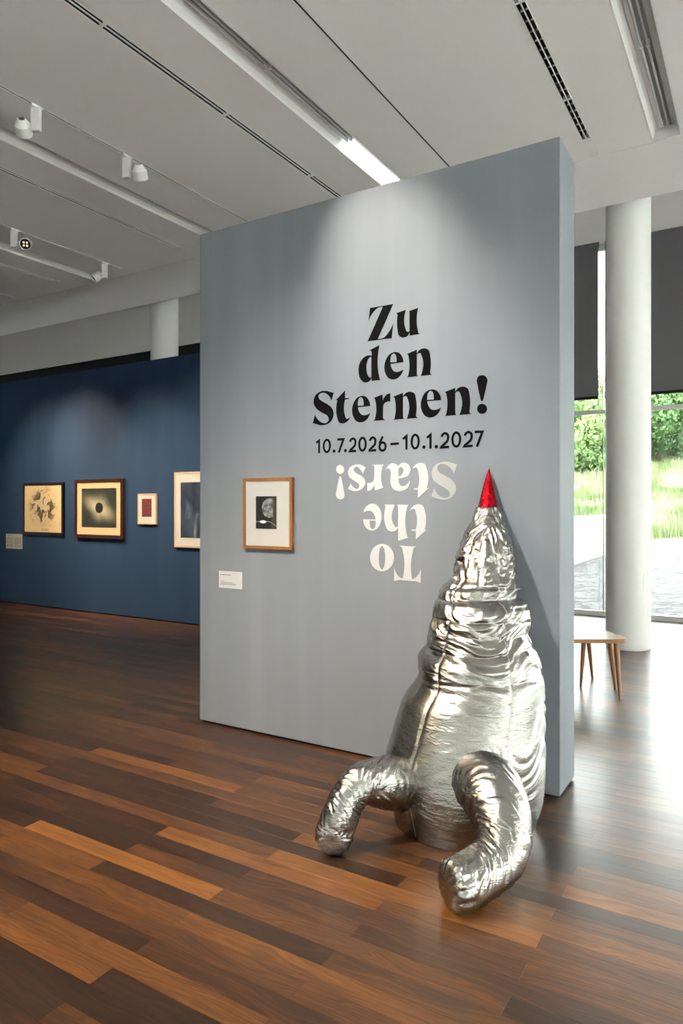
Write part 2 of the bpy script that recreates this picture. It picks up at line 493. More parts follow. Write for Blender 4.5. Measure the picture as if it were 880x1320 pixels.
# roller blinds
def blind(x0, x1, label):
    o = tag(empty('roller_blind', ((x0 + x1) / 2, YB - .10, 5.2)), label, 'blind', 'charcoal roller blinds of the facade')
    L = (x1 - x0) / 2
    obj('blind_fabric', boxm(-L, L, -.0015, .0015, -2.12, 0.0), M['blind'], o)
    obj('bottom_bar', boxm(-L, L, -.012, .012, -2.16, -2.12, bevel=.003), M['black'], o)
    bm = bmesh.new(); tube(bm, [(-L, .03, 0), (L, .03, 0)], .035, 16)
    obj('roller', bm, M['blind'], o)
    for s_ in (-1, 1):
        bm = bmesh.new(); tube(bm, [(s_ * (L + .012), 0, .0), (s_ * (L + .012), 0, -5.15)], .0022, 6)
        obj('guide_wire', bm, M['grey_metal'], o)
    return o
blind(-4.56, -1.975, 'charcoal roller blind between the grey title wall and the round column')
blind(-1.89, 0.68, 'charcoal roller blind right of the round column by the window')
blind(0.77, 3.34, 'charcoal roller blind further right, outside the frame')
blind(3.43, 5.96, 'charcoal roller blind in the far right corner, outside the frame')
# black-out strip over the blue wall
tag(obj('blackout_panel', boxm(XL, -4.6, YB + .03, YB + .10, 0.0, 4.775), M['black']),
    'black blackout panel showing as a strip above the blue wall', 'panel')

# ------------------------------------------------------------------ columns
def column(x, y, label):
    bm = bmesh.new()
    lathe(bm, [(.222, 0.002), (.222, .012), (.23, .014), (.23, 6.29)], 64)
    me = new_mesh('column', bm); smooth_by_angle(me, 40)
    o = obj('column', me, M['column_paint'], None, (x, y, 0))
    return tag(o, label, 'column', 'round white columns')
column(-1.275, 8.11, 'round white column standing beside the wooden bench near the window')
column(-8.67, 8.45, 'round white column rising behind the dark blue wall')

# ------------------------------------------------------------------ ceiling fittings
SLOT_L = ['pale slot diffuser in the ceiling right of the grey wall, cells plainly visible', 'long slot diffuser in the ceiling left of the lit light trough',
          'slot diffuser in the ceiling between the two left lighting tracks', 'short-looking slot diffuser at the far left end of the ceiling']
for i, x in enumerate(SLOTS):
    y0, y1 = YF + .3, 6.255
    o = tag(empty('slot_diffuser', (x, y0, ZC)), SLOT_L[i], 'air diffuser')
    L = y1 - y0
    bm = bmesh.new()
    box(bm, -.035, -.030, 0, L, -.003, .004); box(bm, .030, .035, 0, L, -.003, .004)
    box(bm, -.0035, .0035, 0, L, -.002, .006)
    box(bm, -.030, .030, L - .075, L, -.003, .05)      # end cap
    obj('frame', bm, M['white_metal'], o)
    bm = bmesh.new()
    box(bm, -.0345, -.030, 0, L - .076, .0045, .06); box(bm, .030, .0345, 0, L - .076, .0045, .06); box(bm, -.030, .030, 0, L - .076, .055, .06)
    box(bm, -.003, .003, 0, L - .076, .0065, .055)
    obj('duct', bm, M['dark_void'], o)
    bm = bmesh.new()
    yy = L - .075 - .111
    n_ = 0
    while yy > 0.1:
        n_ += 1
        wide = .009 if n_ % 11 == 6 else .0022
        z0_ = -.001 if n_ % 11 == 6 else .017
        box(bm, -.030, -.0035, yy - wide, yy + wide, z0_, .030); box(bm, .0035, .030, yy - wide, yy + wide, z0_, .030)
        yy -= .111
    tag(obj('crossbars', bm, M['white_metal'], o), kind='stuff')

TRACK_L = ['thin lighting track over the grey title wall, without any spotlight', 'lighting track at upper left carrying the two nearest white spotlights',
           'lighting track further left carrying the lit spotlight', 'far left lighting track, barely inside the frame']
for i, x in enumerate(TRACKS):
    y0, y1 = YF + .3, 6.36
    o = tag(empty('lighting_track', (x, y0, ZC)), TRACK_L[i], 'lighting track')
    L = y1 - y0
    bm = bmesh.new()
    box(bm, -.0115, -.0085, 0, L, -.003, .002); box(bm, .0085, .0115, 0, L, -.003, .002); box(bm, -.0085, .0085, L - .02, L, -.003, .03)
    obj('track_rail', bm, M['white_metal'], o)
    bm = bmesh.new()
    box(bm, -.0112, -.0085, 0, L - .021, .0025, .03); box(bm, .0085, .0112, 0, L - .021, .0025, .03); box(bm, -.0085, .0085, 0, L - .021, .025, .03)
    obj('conductor', bm, M['dark_void'], o)

TR_L = ['ceiling light trough at the upper right with a pair of unlit tubes', 'ceiling light trough above the grey wall with one lit tube',
        'ceiling light trough between the two left spotlight tracks', 'ceiling light trough ending beside the farthest left spotlight', 'farthest left ceiling light trough at the frame edge']
def quad_strip(bm, prof, y0, y1):
    a = [bm.verts.new((p[0], y0, p[1])) for p in prof]
    b = [bm.verts.new((p[0], y1, p[1])) for p in prof]
    for j in range(len(prof) - 1): bm.faces.new((a[j], a[j + 1], b[j + 1], b[j]))
    return a, b
for i, x in enumerate(TROUGHS):
    y0, y1 = YF + .3, 6.532
    L = y1 - y0
    o = tag(empty('light_trough', (x, y0, ZC)), TR_L[i], 'ceiling light')
    prof = [(-.1155, -.002), (-.1155, .001), (-.106, .001), (-.104, .025), (-.092, .06), (-.068, .09), (-.03, .105), (.03, .105), (.068, .09), (.092, .06), (.104, .025), (.106, .001), (.1155, .001), (.1155, -.002)]
    bm = bmesh.new()
    quad_strip(bm, prof[1:-1], 0, L)
    box(bm, -.1155, -.106, 0, L, -.002, .0); box(bm, .106, .1155, 0, L, -.002, .0)
    box(bm, -.106, .106, L - .012, L, -.002, .11)
    box(bm, -.1155, .1155, 0, L, .108, .115)
    obj('housing', bm, M['white_metal'], o)
    obj('dark_gap_strip', boxm(-.040, .040, .02, L - .02, .096, .104), M['dark_gap_strip'], o)  # grey strip added to darken the gaps beside the tubes
    e = 6.40 - y0
    while e > 0.3:
        lit = (i == 1 and abs(e + y0 - 6.40) < .01)
        for s_ in (-.021, .021):
            bm = bmesh.new(); tube(bm, [(s_, max(e - 1.15, .05), .058), (s_, e - .005, .058)], .0085, 12)
            t_ = obj('tube', bm, M['tube_on' if lit else 'tube_off'], o, smooth=True)
            if lit: t_['label'] = 'lit fluorescent tube'
        bm = bmesh.new(); box(bm, -.032, -.010, e - .004, e + .012, .045, .095); box(bm, .010, .032, e - .004, e + .012, .045, .095)
        tag(obj('lamp_holder', bm, M['white_metal'], o))
        e -= 1.17

# track spotlights: driver box, adapter, arm and head
def track_spot(x, y, target, label, rz=0.0, side=1, lit=False, energy=0.0, color=WARM, angle=40, blend=.6, reach=.03):
    o = tag(empty('track_spotlight', (x, y, ZC)), label, 'spotlight', None)
    R_ = Matrix.Rotation(rz, 4, 'Z')
    bm = boxm(-.036, .036, -.019, .019, -.205, -.022, bevel=.003); bm.transform(R_)
    obj('driver_box', bm, M['white_metal'], o)
    bm = boxm(-.03, .03, -.015, .015, -.203, -.206); bm.transform(R_)
    bm = boxm(-.026, .026, -.012, .012, -.2065, -.2045); bm.transform(R_)
    obj('vent_grille', bm, M['grey_metal'], o)
    bm = boxm(-.02, .02, -.05, .05, -.022, -.003, bevel=.002)
    obj('track_adapter', bm, M['white_metal'], o)
    d = (Vector(target) - Vector((x, y, ZC - .17))).normalized()
    sv = (R_ @ Vector((side, 0, 0))).normalized()
    c = Vector((0, 0, -.165)) + sv * (.036 + .062 + reach)
    bm = bmesh.new(); tube(bm, [sv * .034 + Vector((0, 0, -.155)), c], .011, 10)
    obj('arm', bm, M['white_metal'], o, smooth=False)
    Q = Matrix.Translation(c) @ d.to_track_quat('Z', 'Y').to_matrix().to_4x4()
    bm = bmesh.new()
    lathe(bm, [(.026, -.068), (.032, -.066), (.058, -.026), (.064, -.018), (.064, .058), (.061, .058), (.058, .038), (.0, .036)], 32, Q, cap=False)
    me = new_mesh('lamp_head', bm); smooth_by_angle(me, 30)
    bmh = obj('lamp_head', me, M['white_metal'], o)
    bm = bmesh.new(); lathe(bm, [(.056, .039), (.056, .0405)], 24, Q)
    obj('reflector', bm, M['black'], bmh)
    for a_ in range(4):
        off = Matrix.Translation((.024 * math.cos(a_ * PI / 2 + PI / 4), .024 * math.sin(a_ * PI / 2 + PI / 4), 0))
        bm = bmesh.new(); lathe(bm, [(.0100, .041), (.0085, .044)], 12, Q @ off)
        obj('lens', bm, M['led' if (lit or energy) else 'dark_void'], bmh)
    if energy:
        p = Vector((x, y, ZC)) + c + d * .07
        l = light('spot_lamp', 'SPOT', p, target, energy, color, spot_size=math.radians(angle), spot_blend=blend, shadow_soft_size=.06)
    return o
S0 = 1.0
track_spot(-4.905, 3.41, (-8.1, 6.66, 1.5), 'white track spotlight with its round head left of the box, nearest at upper left', rz=0.45, side=-1, energy=0, reach=.012)
track_spot(-4.905, 4.32, (-6.4, 6.66, 1.5), 'white track spotlight second along the near track, head right of its box', rz=0.35, side=1, energy=250, angle=50, blend=1.0)
track_spot(-7.305, 4.80, (-2.4, 0.6, 1.3), 'white track spotlight whose four lamps glow towards the room', rz=.6, side=1, lit=True, energy=0)
track_spot(-7.305, 6.07, (-9.5, 3.0, 1.2), 'white track spotlight farthest away, at the end of its trough', rz=0.2, side=-1, energy=0)
# further spotlights on the same tracks, outside the frame
track_spot(-9.705, 4.05, (-9.2, 6.66, 1.55), 'white track spotlight outside the frame aimed at the cream drawing', side=1, energy=270, angle=48, blend=1.0)
track_spot(-9.705, 4.95, (-8.1, 6.66, 1.55), 'white track spotlight outside the frame aimed at the eclipse print', side=1, energy=270, angle=48, blend=1.0)
track_spot(-8.0 + .695, 4.2, (-7.1, 6.66, 1.6), 'white track spotlight outside the frame aimed at the small red print', side=1, energy=220, angle=46, blend=1.0)
NEUTRAL = (1.0, 0.965, 0.91)
track_spot(-2.505, 2.7, (-1.9, 3.72, 2.7), 'white track spotlight above the frame washing the exhibition title', side=1, energy=95, color=SOFTWARM, angle=42, blend=1.0)
track_spot(-2.505, .5, (-1.95, 3.5, .85), 'white track spotlight above the frame aimed at the silver rocket', side=1, energy=170, color=NEUTRAL, angle=62, blend=1.0)
track_spot(-4.905, 0.6, (-2.1, 2.5, .0), 'white track spotlight above the frame lighting the floor', side=1, energy=330, color=WARM, angle=58, blend=1.0)

# ------------------------------------------------------------------ blue exhibition wall
blue = tag(empty('blue_partition_wall', (-8.6, 6.68, 0)), 'long dark blue exhibition wall hung with framed pictures at far left', 'partition wall')
obj('wall_body', boxm(-4.4, 4.4, 0, .45, .015, 3.53, bevel=.002), M['blue_wall'], blue)
obj('shadow_gap_base', boxm(-4.38, 4.38, .02, .43, .0, .015), M['black'], blue)  # recessed base coloured black as the shade under the wall
# ------------------------------------------------------------------ grey title wall with its lettering
WX0, WX1, WY = -3.464, -0.922, 3.72
grey = tag(empty('grey_partition_wall', ((WX0 + WX1) / 2, WY, 0)), 'tall grey free-standing partition wall bearing the black and white exhibition title', 'partition wall')
HW = (WX1 - WX0) / 2
obj('wall_body', boxm(-HW, HW, 0, .325, .014, 3.5, bevel=.002), M['grey_wall'], grey)
obj('shadow_gap_base', boxm(-HW + .012, HW - .012, .012, .313, 0, .014), M['black'], grey)  # added recessed base, black to stand for the shadow gap

GLYPHS = {
 'Z': [[[-0.0716,0.1015,0],[0.0883,0.102,0],[-0.0174,-0.0953,0],[0.0247,-0.092,1],[0.0572,-0.0649,1],[0.0883,-0.0131,0],[0.0776,-0.102,0],[-0.0883,-0.1011,0],[0.0182,0.0953,0],[-0.0108,0.0953,1],[-0.0466,0.0749,1],[-0.0811,0.0239,0]]],
 'u': [[[-0.0801,0.0706,0],[-0.0146,0.0815,0],[-0.0146,-0.0367,1],[-0.0089,-0.0483,1],[0.0094,-0.0498,0],[0.0094,0.0661,0],[0.0052,0.0701,0],[0.0658,0.0813,0],[0.0658,-0.059,1],[0.0689,-0.0688,1],[0.0801,-0.0749,0],[0.012,-0.076,0],[0.0089,-0.0563,0],[-0.0026,-0.0746,1],[-0.034,-0.0815,1],[-0.0615,-0.0647,1],[-0.0695,-0.0342,1],[-0.0695,0.0586,0],[-0.0737,0.0664,0]]],
 'd': [[[-0.0053,0.0859,0],[0.0669,0.1088,0],[0.0669,-0.0891,1],[0.0696,-0.0982,1],[0.0803,-0.1033,0],[0.013,-0.1035,0],[0.0117,-0.0837,0],[-0.0053,-0.1042,1],[-0.0327,-0.1088,1],[-0.0637,-0.0885,1],[-0.0803,-0.0358,1],[-0.0685,0.0201,1],[-0.0396,0.048,1],[-0.0053,0.0561,1],[0.0123,0.05,0],[0.0123,0.0737,0],[0.0083,0.0814,0]],[[0.0103,0.0442,0],[-0.0053,0.0388,1],[-0.019,0.0147,1],[-0.0238,-0.0296,1],[-0.0156,-0.0632,1],[-0.0006,-0.0808,1],[0.0103,-0.0806,0]]],
 'e': [[[0.0647,0.0144,0],[0.0563,0.0471,1],[0.0356,0.0727,1],[0.0064,0.0819,1],[-0.0296,0.0714,1],[-0.0561,0.0362,1],[-0.0647,-0.004,1],[-0.0561,-0.0431,1],[-0.0362,-0.0703,1],[-0.0067,-0.0819,1],[0.0292,-0.0748,1],[0.0518,-0.0538,1],[0.0634,-0.0272,0],[0.0337,-0.0392,1],[0.0031,-0.0344,1],[-0.0152,-0.0121,1],[-0.0224,0.0138,0]],[[-0.0231,0.0221,0],[0.0175,0.0206,0],[0.0175,0.0457,1],[0.011,0.0656,1],[-0.0021,0.0741,1],[-0.0178,0.0625,1],[-0.0231,0.0385,1]]],
 'n': [[[-0.0823,0.0589,0],[-0.0164,0.0777,0],[-0.0164,0.0537,0],[0.0043,0.0759,1],[0.0336,0.0798,1],[0.0602,0.0653,1],[0.0682,0.0372,1],[0.0682,-0.0636,0],[0.0725,-0.0725,1],[0.0823,-0.0785,0],[0.0087,-0.0798,0],[0.0149,-0.065,0],[0.0149,0.0376,1],[0.0056,0.0546,1],[-0.0164,0.0491,0],[-0.0164,-0.0648,0],[-0.0132,-0.0737,1],[-0.0082,-0.0782,0],[-0.0823,-0.0796,0],[-0.074,-0.0735,1],[-0.0715,-0.0651,1],[-0.0715,0.0473,0],[-0.0753,0.0547,1]]],
 'S': [[[0.0797,0.0907,0],[0.0616,0.0412,0],[0.045,0.0726,1],[0.0158,0.094,1],[-0.0161,0.0967,1],[-0.0347,0.0842,1],[-0.033,0.0649,1],[-0.0093,0.0453,1],[0.0367,0.0193,1],[0.0698,-0.0112,1],[0.0789,-0.0468,1],[0.0616,-0.0848,1],[0.0225,-0.1062,1],[-0.022,-0.1084,1],[-0.0516,-0.1003,1],[-0.0797,-0.0914,0],[-0.0618,-0.0371,0],[-0.0414,-0.0704,1],[-0.0093,-0.0923,1],[0.0242,-0.0965,1],[0.0433,-0.0766,1],[0.0325,-0.0528,1],[-0.0093,-0.0288,1],[-0.0559,0.005,1],[-0.0738,0.0433,1],[-0.0601,0.0848,1],[-0.022,0.1071,1],[0.02,0.1084,1],[0.0574,0.0975,1]]],
 't': [[[-0.0539,0.0465,0],[0.0153,0.1032,0],[0.0153,0.0548,0],[0.0427,0.054,0],[0.0427,0.0464,0],[0.0153,0.0458,0],[0.0153,-0.0572,1],[0.0234,-0.075,1],[0.0379,-0.0746,1],[0.0539,-0.0619,0],[0.0355,-0.0896,1],[-0.0009,-0.1032,1],[-0.0293,-0.0938,1],[-0.0416,-0.0673,1],[-0.0416,0.0469,0]]],
 'r': [[[-0.0587,0.0604,0],[0.0061,0.0772,0],[0.0076,0.0369,0],[0.0212,0.0626,1],[0.04,0.077,1],[0.0587,0.0794,0],[0.0587,0.0296,0],[0.0325,0.0296,1],[0.0174,0.0214,1],[0.0106,0.0032,0],[0.0084,-0.0602,0],[0.0137,-0.0719,1],[0.0272,-0.0794,0],[-0.0587,-0.0793,0],[-0.0488,-0.0718,1],[-0.0457,-0.0633,1],[-0.0457,0.0492,0],[-0.0503,0.057,1]]],
 '!': [[[-0.0059,-0.0355,0],[-0.0274,0.0583,1],[-0.0314,0.0845,1],[-0.022,0.1029,1],[-0.0005,0.1085,1],[0.0215,0.0987,1],[0.0314,0.0785,1],[0.0268,0.0534,1],[0.0041,-0.0363,0]],[[0.0295,-0.0824,1],[0.0255,-0.0962,1],[0.0148,-0.1057,1],[0.0001,-0.1085,1],[-0.0146,-0.1037,1],[-0.0254,-0.0926,1],[-0.0294,-0.0781,1],[-0.0254,-0.0642,1],[-0.0146,-0.0547,1],[0.0001,-0.052,1],[0.0148,-0.0569,1],[0.0255,-0.068,1]]],
 's': [[[-0.0635,-0.0627,0],[-0.0422,-0.0244,0],[-0.0273,-0.048,1],[-0.0048,-0.0672,1],[0.0135,-0.0677,1],[0.0243,-0.0531,1],[0.0114,-0.0341,1],[-0.0369,-0.0079,1],[-0.0592,0.0176,1],[-0.0571,0.0452,1],[-0.0348,0.069,1],[0.0006,0.0816,1],[0.0384,0.0774,1],[0.0635,0.0677,0],[0.0439,0.0343,0],[0.0243,0.0589,1],[0.0006,0.0685,1],[-0.0166,0.0576,1],[-0.0144,0.0409,1],[0.0168,0.0189,1],[0.0547,-0.008,1],[0.0635,-0.0382,1],[0.0493,-0.066,1],[0.0168,-0.0809,1],[-0.0209,-0.0816,1],[-0.0475,-0.0715,1]]],
 'a': [[[0.0832,-0.0425,0],[0.0669,-0.0684,1],[0.0394,-0.0838,1],[0.0142,-0.0785,1],[-0.0029,-0.0645,0],[-0.0209,-0.081,1],[-0.0507,-0.0836,1],[-0.0773,-0.064,1],[-0.0832,-0.0327,1],[-0.0675,-0.0064,1],[-0.0358,0.0045,1],[-0.0049,0.0092,0],[-0.0079,0.0353,1],[-0.0229,0.0544,1],[-0.0487,0.0521,1],[-0.0773,0.0223,0],[-0.0714,0.056,1],[-0.0477,0.0762,1],[-0.0059,0.0838,1],[0.0324,0.0698,1],[0.0486,0.0362,1],[0.0496,-0.0344,1],[0.0577,-0.0509,1],[0.0689,-0.053,1]],[[-0.0039,-0.0456,0],[-0.0199,-0.0595,1],[-0.0328,-0.0519,1],[-0.0358,-0.0322,1],[-0.0259,-0.0127,1],[-0.0049,-0.0033,0]]],
 'h': [[[0.0843,-0.1084,0],[0.0107,-0.1083,0],[0.0154,-0.0961,0],[0.0154,0.0152,1],[0.0065,0.0257,1],[-0.0112,0.0228,0],[-0.0124,-0.0961,0],[-0.0065,-0.1083,0],[-0.0831,-0.1067,0],[-0.0709,-0.0936,0],[-0.0709,0.0743,1],[-0.0733,0.0821,1],[-0.0843,0.0871,0],[-0.0124,0.1084,0],[-0.0124,0.027,0],[0.0035,0.0468,1],[0.0303,0.0537,1],[0.059,0.0436,1],[0.0722,0.0187,1],[0.0722,-0.0961,0],[0.0764,-0.1041,1]]],
 'o': [[[-0.0818,-0.0032,1],[-0.0757,0.0286,1],[-0.0583,0.0561,1],[-0.032,0.0752,1],[-0.0008,0.083,1],[0.0306,0.0782,1],[0.0574,0.0614,1],[0.0755,0.0351,1],[0.0818,0.0032,1],[0.0755,-0.0291,1],[0.0574,-0.0569,1],[0.0306,-0.0758,1],[-0.0008,-0.083,1],[-0.032,-0.0776,1],[-0.0583,-0.0605,1],[-0.0757,-0.0344,1]],[[-0.0232,0.0002,1],[-0.0202,0.0359,1],[-0.012,0.0623,1],[-0.0008,0.0723,1],[0.0104,0.0633,1],[0.0186,0.0375,1],[0.0217,0.002,1],[0.0186,-0.0339,1],[0.0104,-0.0603,1],[-0.0008,-0.0702,1],[-0.012,-0.061,1],[-0.0202,-0.0352,1]]],
 'T': [[[0.0549,-0.1089,0],[-0.0018,-0.1064,0],[-0.0612,-0.1061,0],[-0.0423,-0.0961,1],[-0.0336,-0.0671,1],[-0.0308,0.0886,0],[-0.0509,0.0807,1],[-0.0737,0.0561,1],[-0.088,0.0269,0],[-0.0863,0.1089,0],[-0.068,0.1022,1],[-0.0308,0.0991,0],[0.0302,0.0983,0],[0.0655,0.0992,1],[0.088,0.1079,0],[0.088,0.022,0],[0.0773,0.0533,1],[0.0596,0.0762,1],[0.0314,0.0878,0],[0.0302,-0.0754,1],[0.0378,-0.0973,1]]],
}
LETTERS = [
 ('Z', -1.9946, 2.6629, False, 'black'),
 ('u', -1.8074, 2.6361, False, 'black'),
 ('d', -2.067, 2.4192, False, 'black'),
 ('e', -1.9021, 2.3927, False, 'black'),
 ('n', -1.7339, 2.3938, False, 'black'),
 ('S', -2.4082, 2.1754, False, 'black'),
 ('t', -2.2598, 2.171, False, 'black'),
 ('e', -2.1291, 2.1483, False, 'black'),
 ('r', -1.9848, 2.1492, False, 'black'),
 ('n', -1.8246, 2.1472, False, 'black'),
 ('e', -1.6605, 2.1472, False, 'black'),
 ('n', -1.4925, 2.1474, False, 'black'),
 ('!', -1.3489, 2.1733, False, 'black'),
 ('S', -1.5776, 1.6948, True, 'white'),
 ('t', -1.7278, 1.6999, True, 'white'),
 ('a', -1.875, 1.7226, True, 'white'),
 ('r', -2.0263, 1.7216, True, 'white'),
 ('s', -2.1591, 1.7237, True, 'white'),
 ('!', -2.281, 1.6992, True, 'white'),
 ('t', -1.7414, 1.4562, True, 'white'),
 ('h', -1.8856, 1.4489, True, 'white'),
 ('e', -2.0497, 1.4806, True, 'white'),
 ('T', -1.8119, 1.2038, True, 'white'),
 ('o', -1.9834, 1.2353, True, 'white'),
]
DATE = [
 ('1',[[-2.4618,1.955],[-2.4392,1.9689],[-2.4392,1.8875]]),
 ('0',["ell",-2.3805,1.9317,0.0237,0.0388]),
 ('.',["ell",-2.3263,1.8965,0.0106,0.009]),
 ('7',[[-2.3022,1.9692],[-2.2565,1.9682],[-2.2909,1.8861]]),
 ('.',["ell",-2.2423,1.8963,0.0104,0.0089]),
 ('2',[[-2.2082,1.9495],[-2.2021,1.9619],[-2.188,1.9692],[-2.173,1.9605],[-2.1697,1.9444],[-2.1767,1.9225],[-2.2105,1.8905],[-2.1637,1.8911]]),
 ('0',["ell",-2.1194,1.9306,0.023,0.0395]),
 ('2',[[-2.067,1.9486],[-2.0609,1.961],[-2.0468,1.9683],[-2.0319,1.9596],[-2.0286,1.9435],[-2.0356,1.9216],[-2.0693,1.8897],[-2.0226,1.8902]]),
 ('6',[[[-1.9771,1.9721],[-1.9938,1.9421],[-1.9994,1.9257]],["ell",-1.9792,1.91,0.0215,0.0246]]),
 ('-',[[-1.9245,1.9222],[-1.8686,1.9233]]),
 ('1',[[-1.8416,1.9488],[-1.8181,1.9651],[-1.8181,1.8842]]),
 ('0',["ell",-1.761,1.9298,0.023,0.0401]),
 ('.',["ell",-1.7047,1.8943,0.0097,0.0089]),
 ('1',[[-1.6859,1.9481],[-1.6627,1.9646],[-1.6627,1.8836]]),
 ('.',["ell",-1.6262,1.8938,0.0095,0.0088]),
 ('2',[[-1.5927,1.9484],[-1.5863,1.9611],[-1.5716,1.9685],[-1.556,1.9595],[-1.5525,1.943],[-1.5599,1.9205],[-1.5952,1.8877],[-1.5462,1.8885]]),
 ('0',["ell",-1.5028,1.9289,0.0234,0.0394]),
 ('2',[[-1.4513,1.9476],[-1.4448,1.9604],[-1.4299,1.9677],[-1.4141,1.9587],[-1.4106,1.9422],[-1.418,1.9198],[-1.4538,1.8873],[-1.4042,1.8885]]),
 ('7',[[-1.3922,1.9662],[-1.347,1.9648],[-1.3791,1.8822]]),
]

def smooth_contour(c, sub=6):
    """corner points (flag 0) stay sharp, smooth points (flag 1) are joined by Catmull-Rom arcs"""
    n = len(c)
    out = []
    for i in range(n):
        p0, p1, p2, p3 = (Vector(c[(i + j) % n][:2]) for j in (-1, 0, 1, 2))
        f1, f2 = c[i][2], c[(i + 1) % n][2]
        out.append(p1.copy())
        if not (f1 or f2): continue
        l = (p2 - p1).length
        def tan(a, b, m):
            da, db = max((m - a).length, 1e-6), max((b - m).length, 1e-6)
            return ((m - a) / da * db + (b - m) / db * da) / (da + db) * l
        t1 = tan(p0, p2, p1) if f1 else None
        t2 = tan(p1, p3, p2) if f2 else None
        if t1 is None: t1 = 2 * (p2 - p1) - t2 if (2 * (p2 - p1) - t2).length < 2 * l else (p2 - p1)
        if t2 is None: t2 = 2 * (p2 - p1) - t1 if (2 * (p2 - p1) - t1).length < 2 * l else (p2 - p1)
        for j in range(1, sub):
            s_ = j / sub
            out.append((2 * s_**3 - 3 * s_**2 + 1) * p1 + (s_**3 - 2 * s_**2 + s_) * t1 + (-2 * s_**3 + 3 * s_**2) * p2 + (s_**3 - s_**2) * t2)
    return out
def flat_mesh(name, contours, depth=0.0006):
    cu = bpy.data.curves.new(name, 'CURVE')
    cu.dimensions = '2D'
    cu.fill_mode = 'BOTH'
    cu.extrude = depth
    for pts in contours:
        sp = cu.splines.new('POLY')
        sp.points.add(len(pts) - 1)
        for q, p in zip(sp.points, pts): q.co = (p[0], p[1], 0, 1)
        sp.use_cyclic_u = True
    t = bpy.data.objects.new(name, cu)
    C.objects.link(t)
    me = bpy.data.meshes.new_from_object(t.evaluated_get(bpy.context.evaluated_depsgraph_get()))
    bpy.data.objects.remove(t)
    bpy.data.curves.remove(cu)
    me.name = name
    me.transform(Matrix.Rotation(PI / 2, 4, 'X'))
    return me
GM = {ch: flat_mesh('letter', [smooth_contour(c) for c in cs]) for ch, cs in GLYPHS.items()}
GX = grey.location
for (ch, x, z, rot, colr) in LETTERS:
    me = GM[ch].copy()
    pale = colr == 'white' and ch == 'S'
    mat = M['ink_black'] if colr == 'black' else M['ink_pale' if pale else 'ink_white']
    o = obj('exclamation_mark' if ch == '!' else 'letter', me, mat, grey, (x - GX.x, -.0007, z))
    if rot: o.rotation_euler = (0, PI, 0)
    o['label'] = ('black' if colr == 'black' else 'white upside-down') + (' exclamation mark' if ch == '!' else ' letter ' + ch)
# the dates, drawn as strokes of even width
def offset_stroke(pts, w):
    pts = [Vector(p) for p in pts]
    L, R_ = [], []
    for i, p in enumerate(pts):
        d0 = (p - pts[i - 1]).normalized() if i else (pts[1] - p).normalized()
        d1 = (pts[i + 1] - p).normalized() if i < len(pts) - 1 else d0
        n0, n1 = Vector((-d0.y, d0.x)), Vector((-d1.y, d1.x))
        nn = (n0 + n1).normalized()
        k_ = min(1 / max(nn.dot(n0), .3), 2.2)
        L.append(p + nn * w / 2 * k_); R_.append(p - nn * w / 2 * k_)
    return L + R_[::-1]
def ring(e, w):
    _, cx, cz, rx, rz = e
    return [[(cx + (rx + s_ * w / 2) * math.cos(2 * PI * i / 40), cz + (rz + s_ * w / 2) * math.sin(2 * PI * i / 40)) for i in range(40)] for s_ in (1, -1)]
def rounded(pts):
    c = [(p[0], p[1], 0 if i in (0, len(pts) - 1, len(pts) - 2) else 1) for i, p in enumerate(pts)]
    out = [Vector(c[0][:2])]
    for i in range(len(c) - 1):
        p0, p1, p2, p3 = (Vector(c[min(max(i + j, 0), len(c) - 1)][:2]) for j in (-1, 0, 1, 2))
        if i == len(c) - 2: out.append(p2); continue
        for j in range(1, 6):
            s_ = j / 5
            out.append(.5 * (2 * p1 + (p2 - p0) * s_ + (2 * p0 - 5 * p1 + 4 * p2 - p3) * s_**2 + (3 * p1 - p0 - 3 * p2 + p3) * s_**3))
    return out
SWID = 0.0145
for ch, d in DATE:
    parts_ = []
    if ch == '.':
        _, cx, cz, rx, rz = d
        parts_ = [[[(cx + .0105 * math.cos(2 * PI * i / 24), cz + .0105 * math.sin(2 * PI * i / 24)) for i in range(24)]]]
    elif ch == '6': parts_ = [ring(d[1], SWID), [offset_stroke(d[0], SWID)]]
    elif d[0] == 'ell': parts_ = [ring(d, SWID)]
    elif ch == '2': parts_ = [[offset_stroke(rounded(d), SWID)]]
    else: parts_ = [[offset_stroke(d, SWID)]]
    bm = bmesh.new()
    for j, pp in enumerate(parts_):
        t = flat_mesh('numeral', pp, .0006 + .0001 * j)
        bm.from_mesh(t)
        bpy.data.meshes.remove(t)
    name = {'.': 'full_stop', '-': 'dash'}.get(ch, 'numeral')
    o = obj(name, bm, M['ink_black'], grey, (-GX.x, -.0008, 0))
    o['label'] = {'.': 'black full stop in the dates', '-': 'black dash between the dates'}.get(ch, 'black numeral ' + ch)
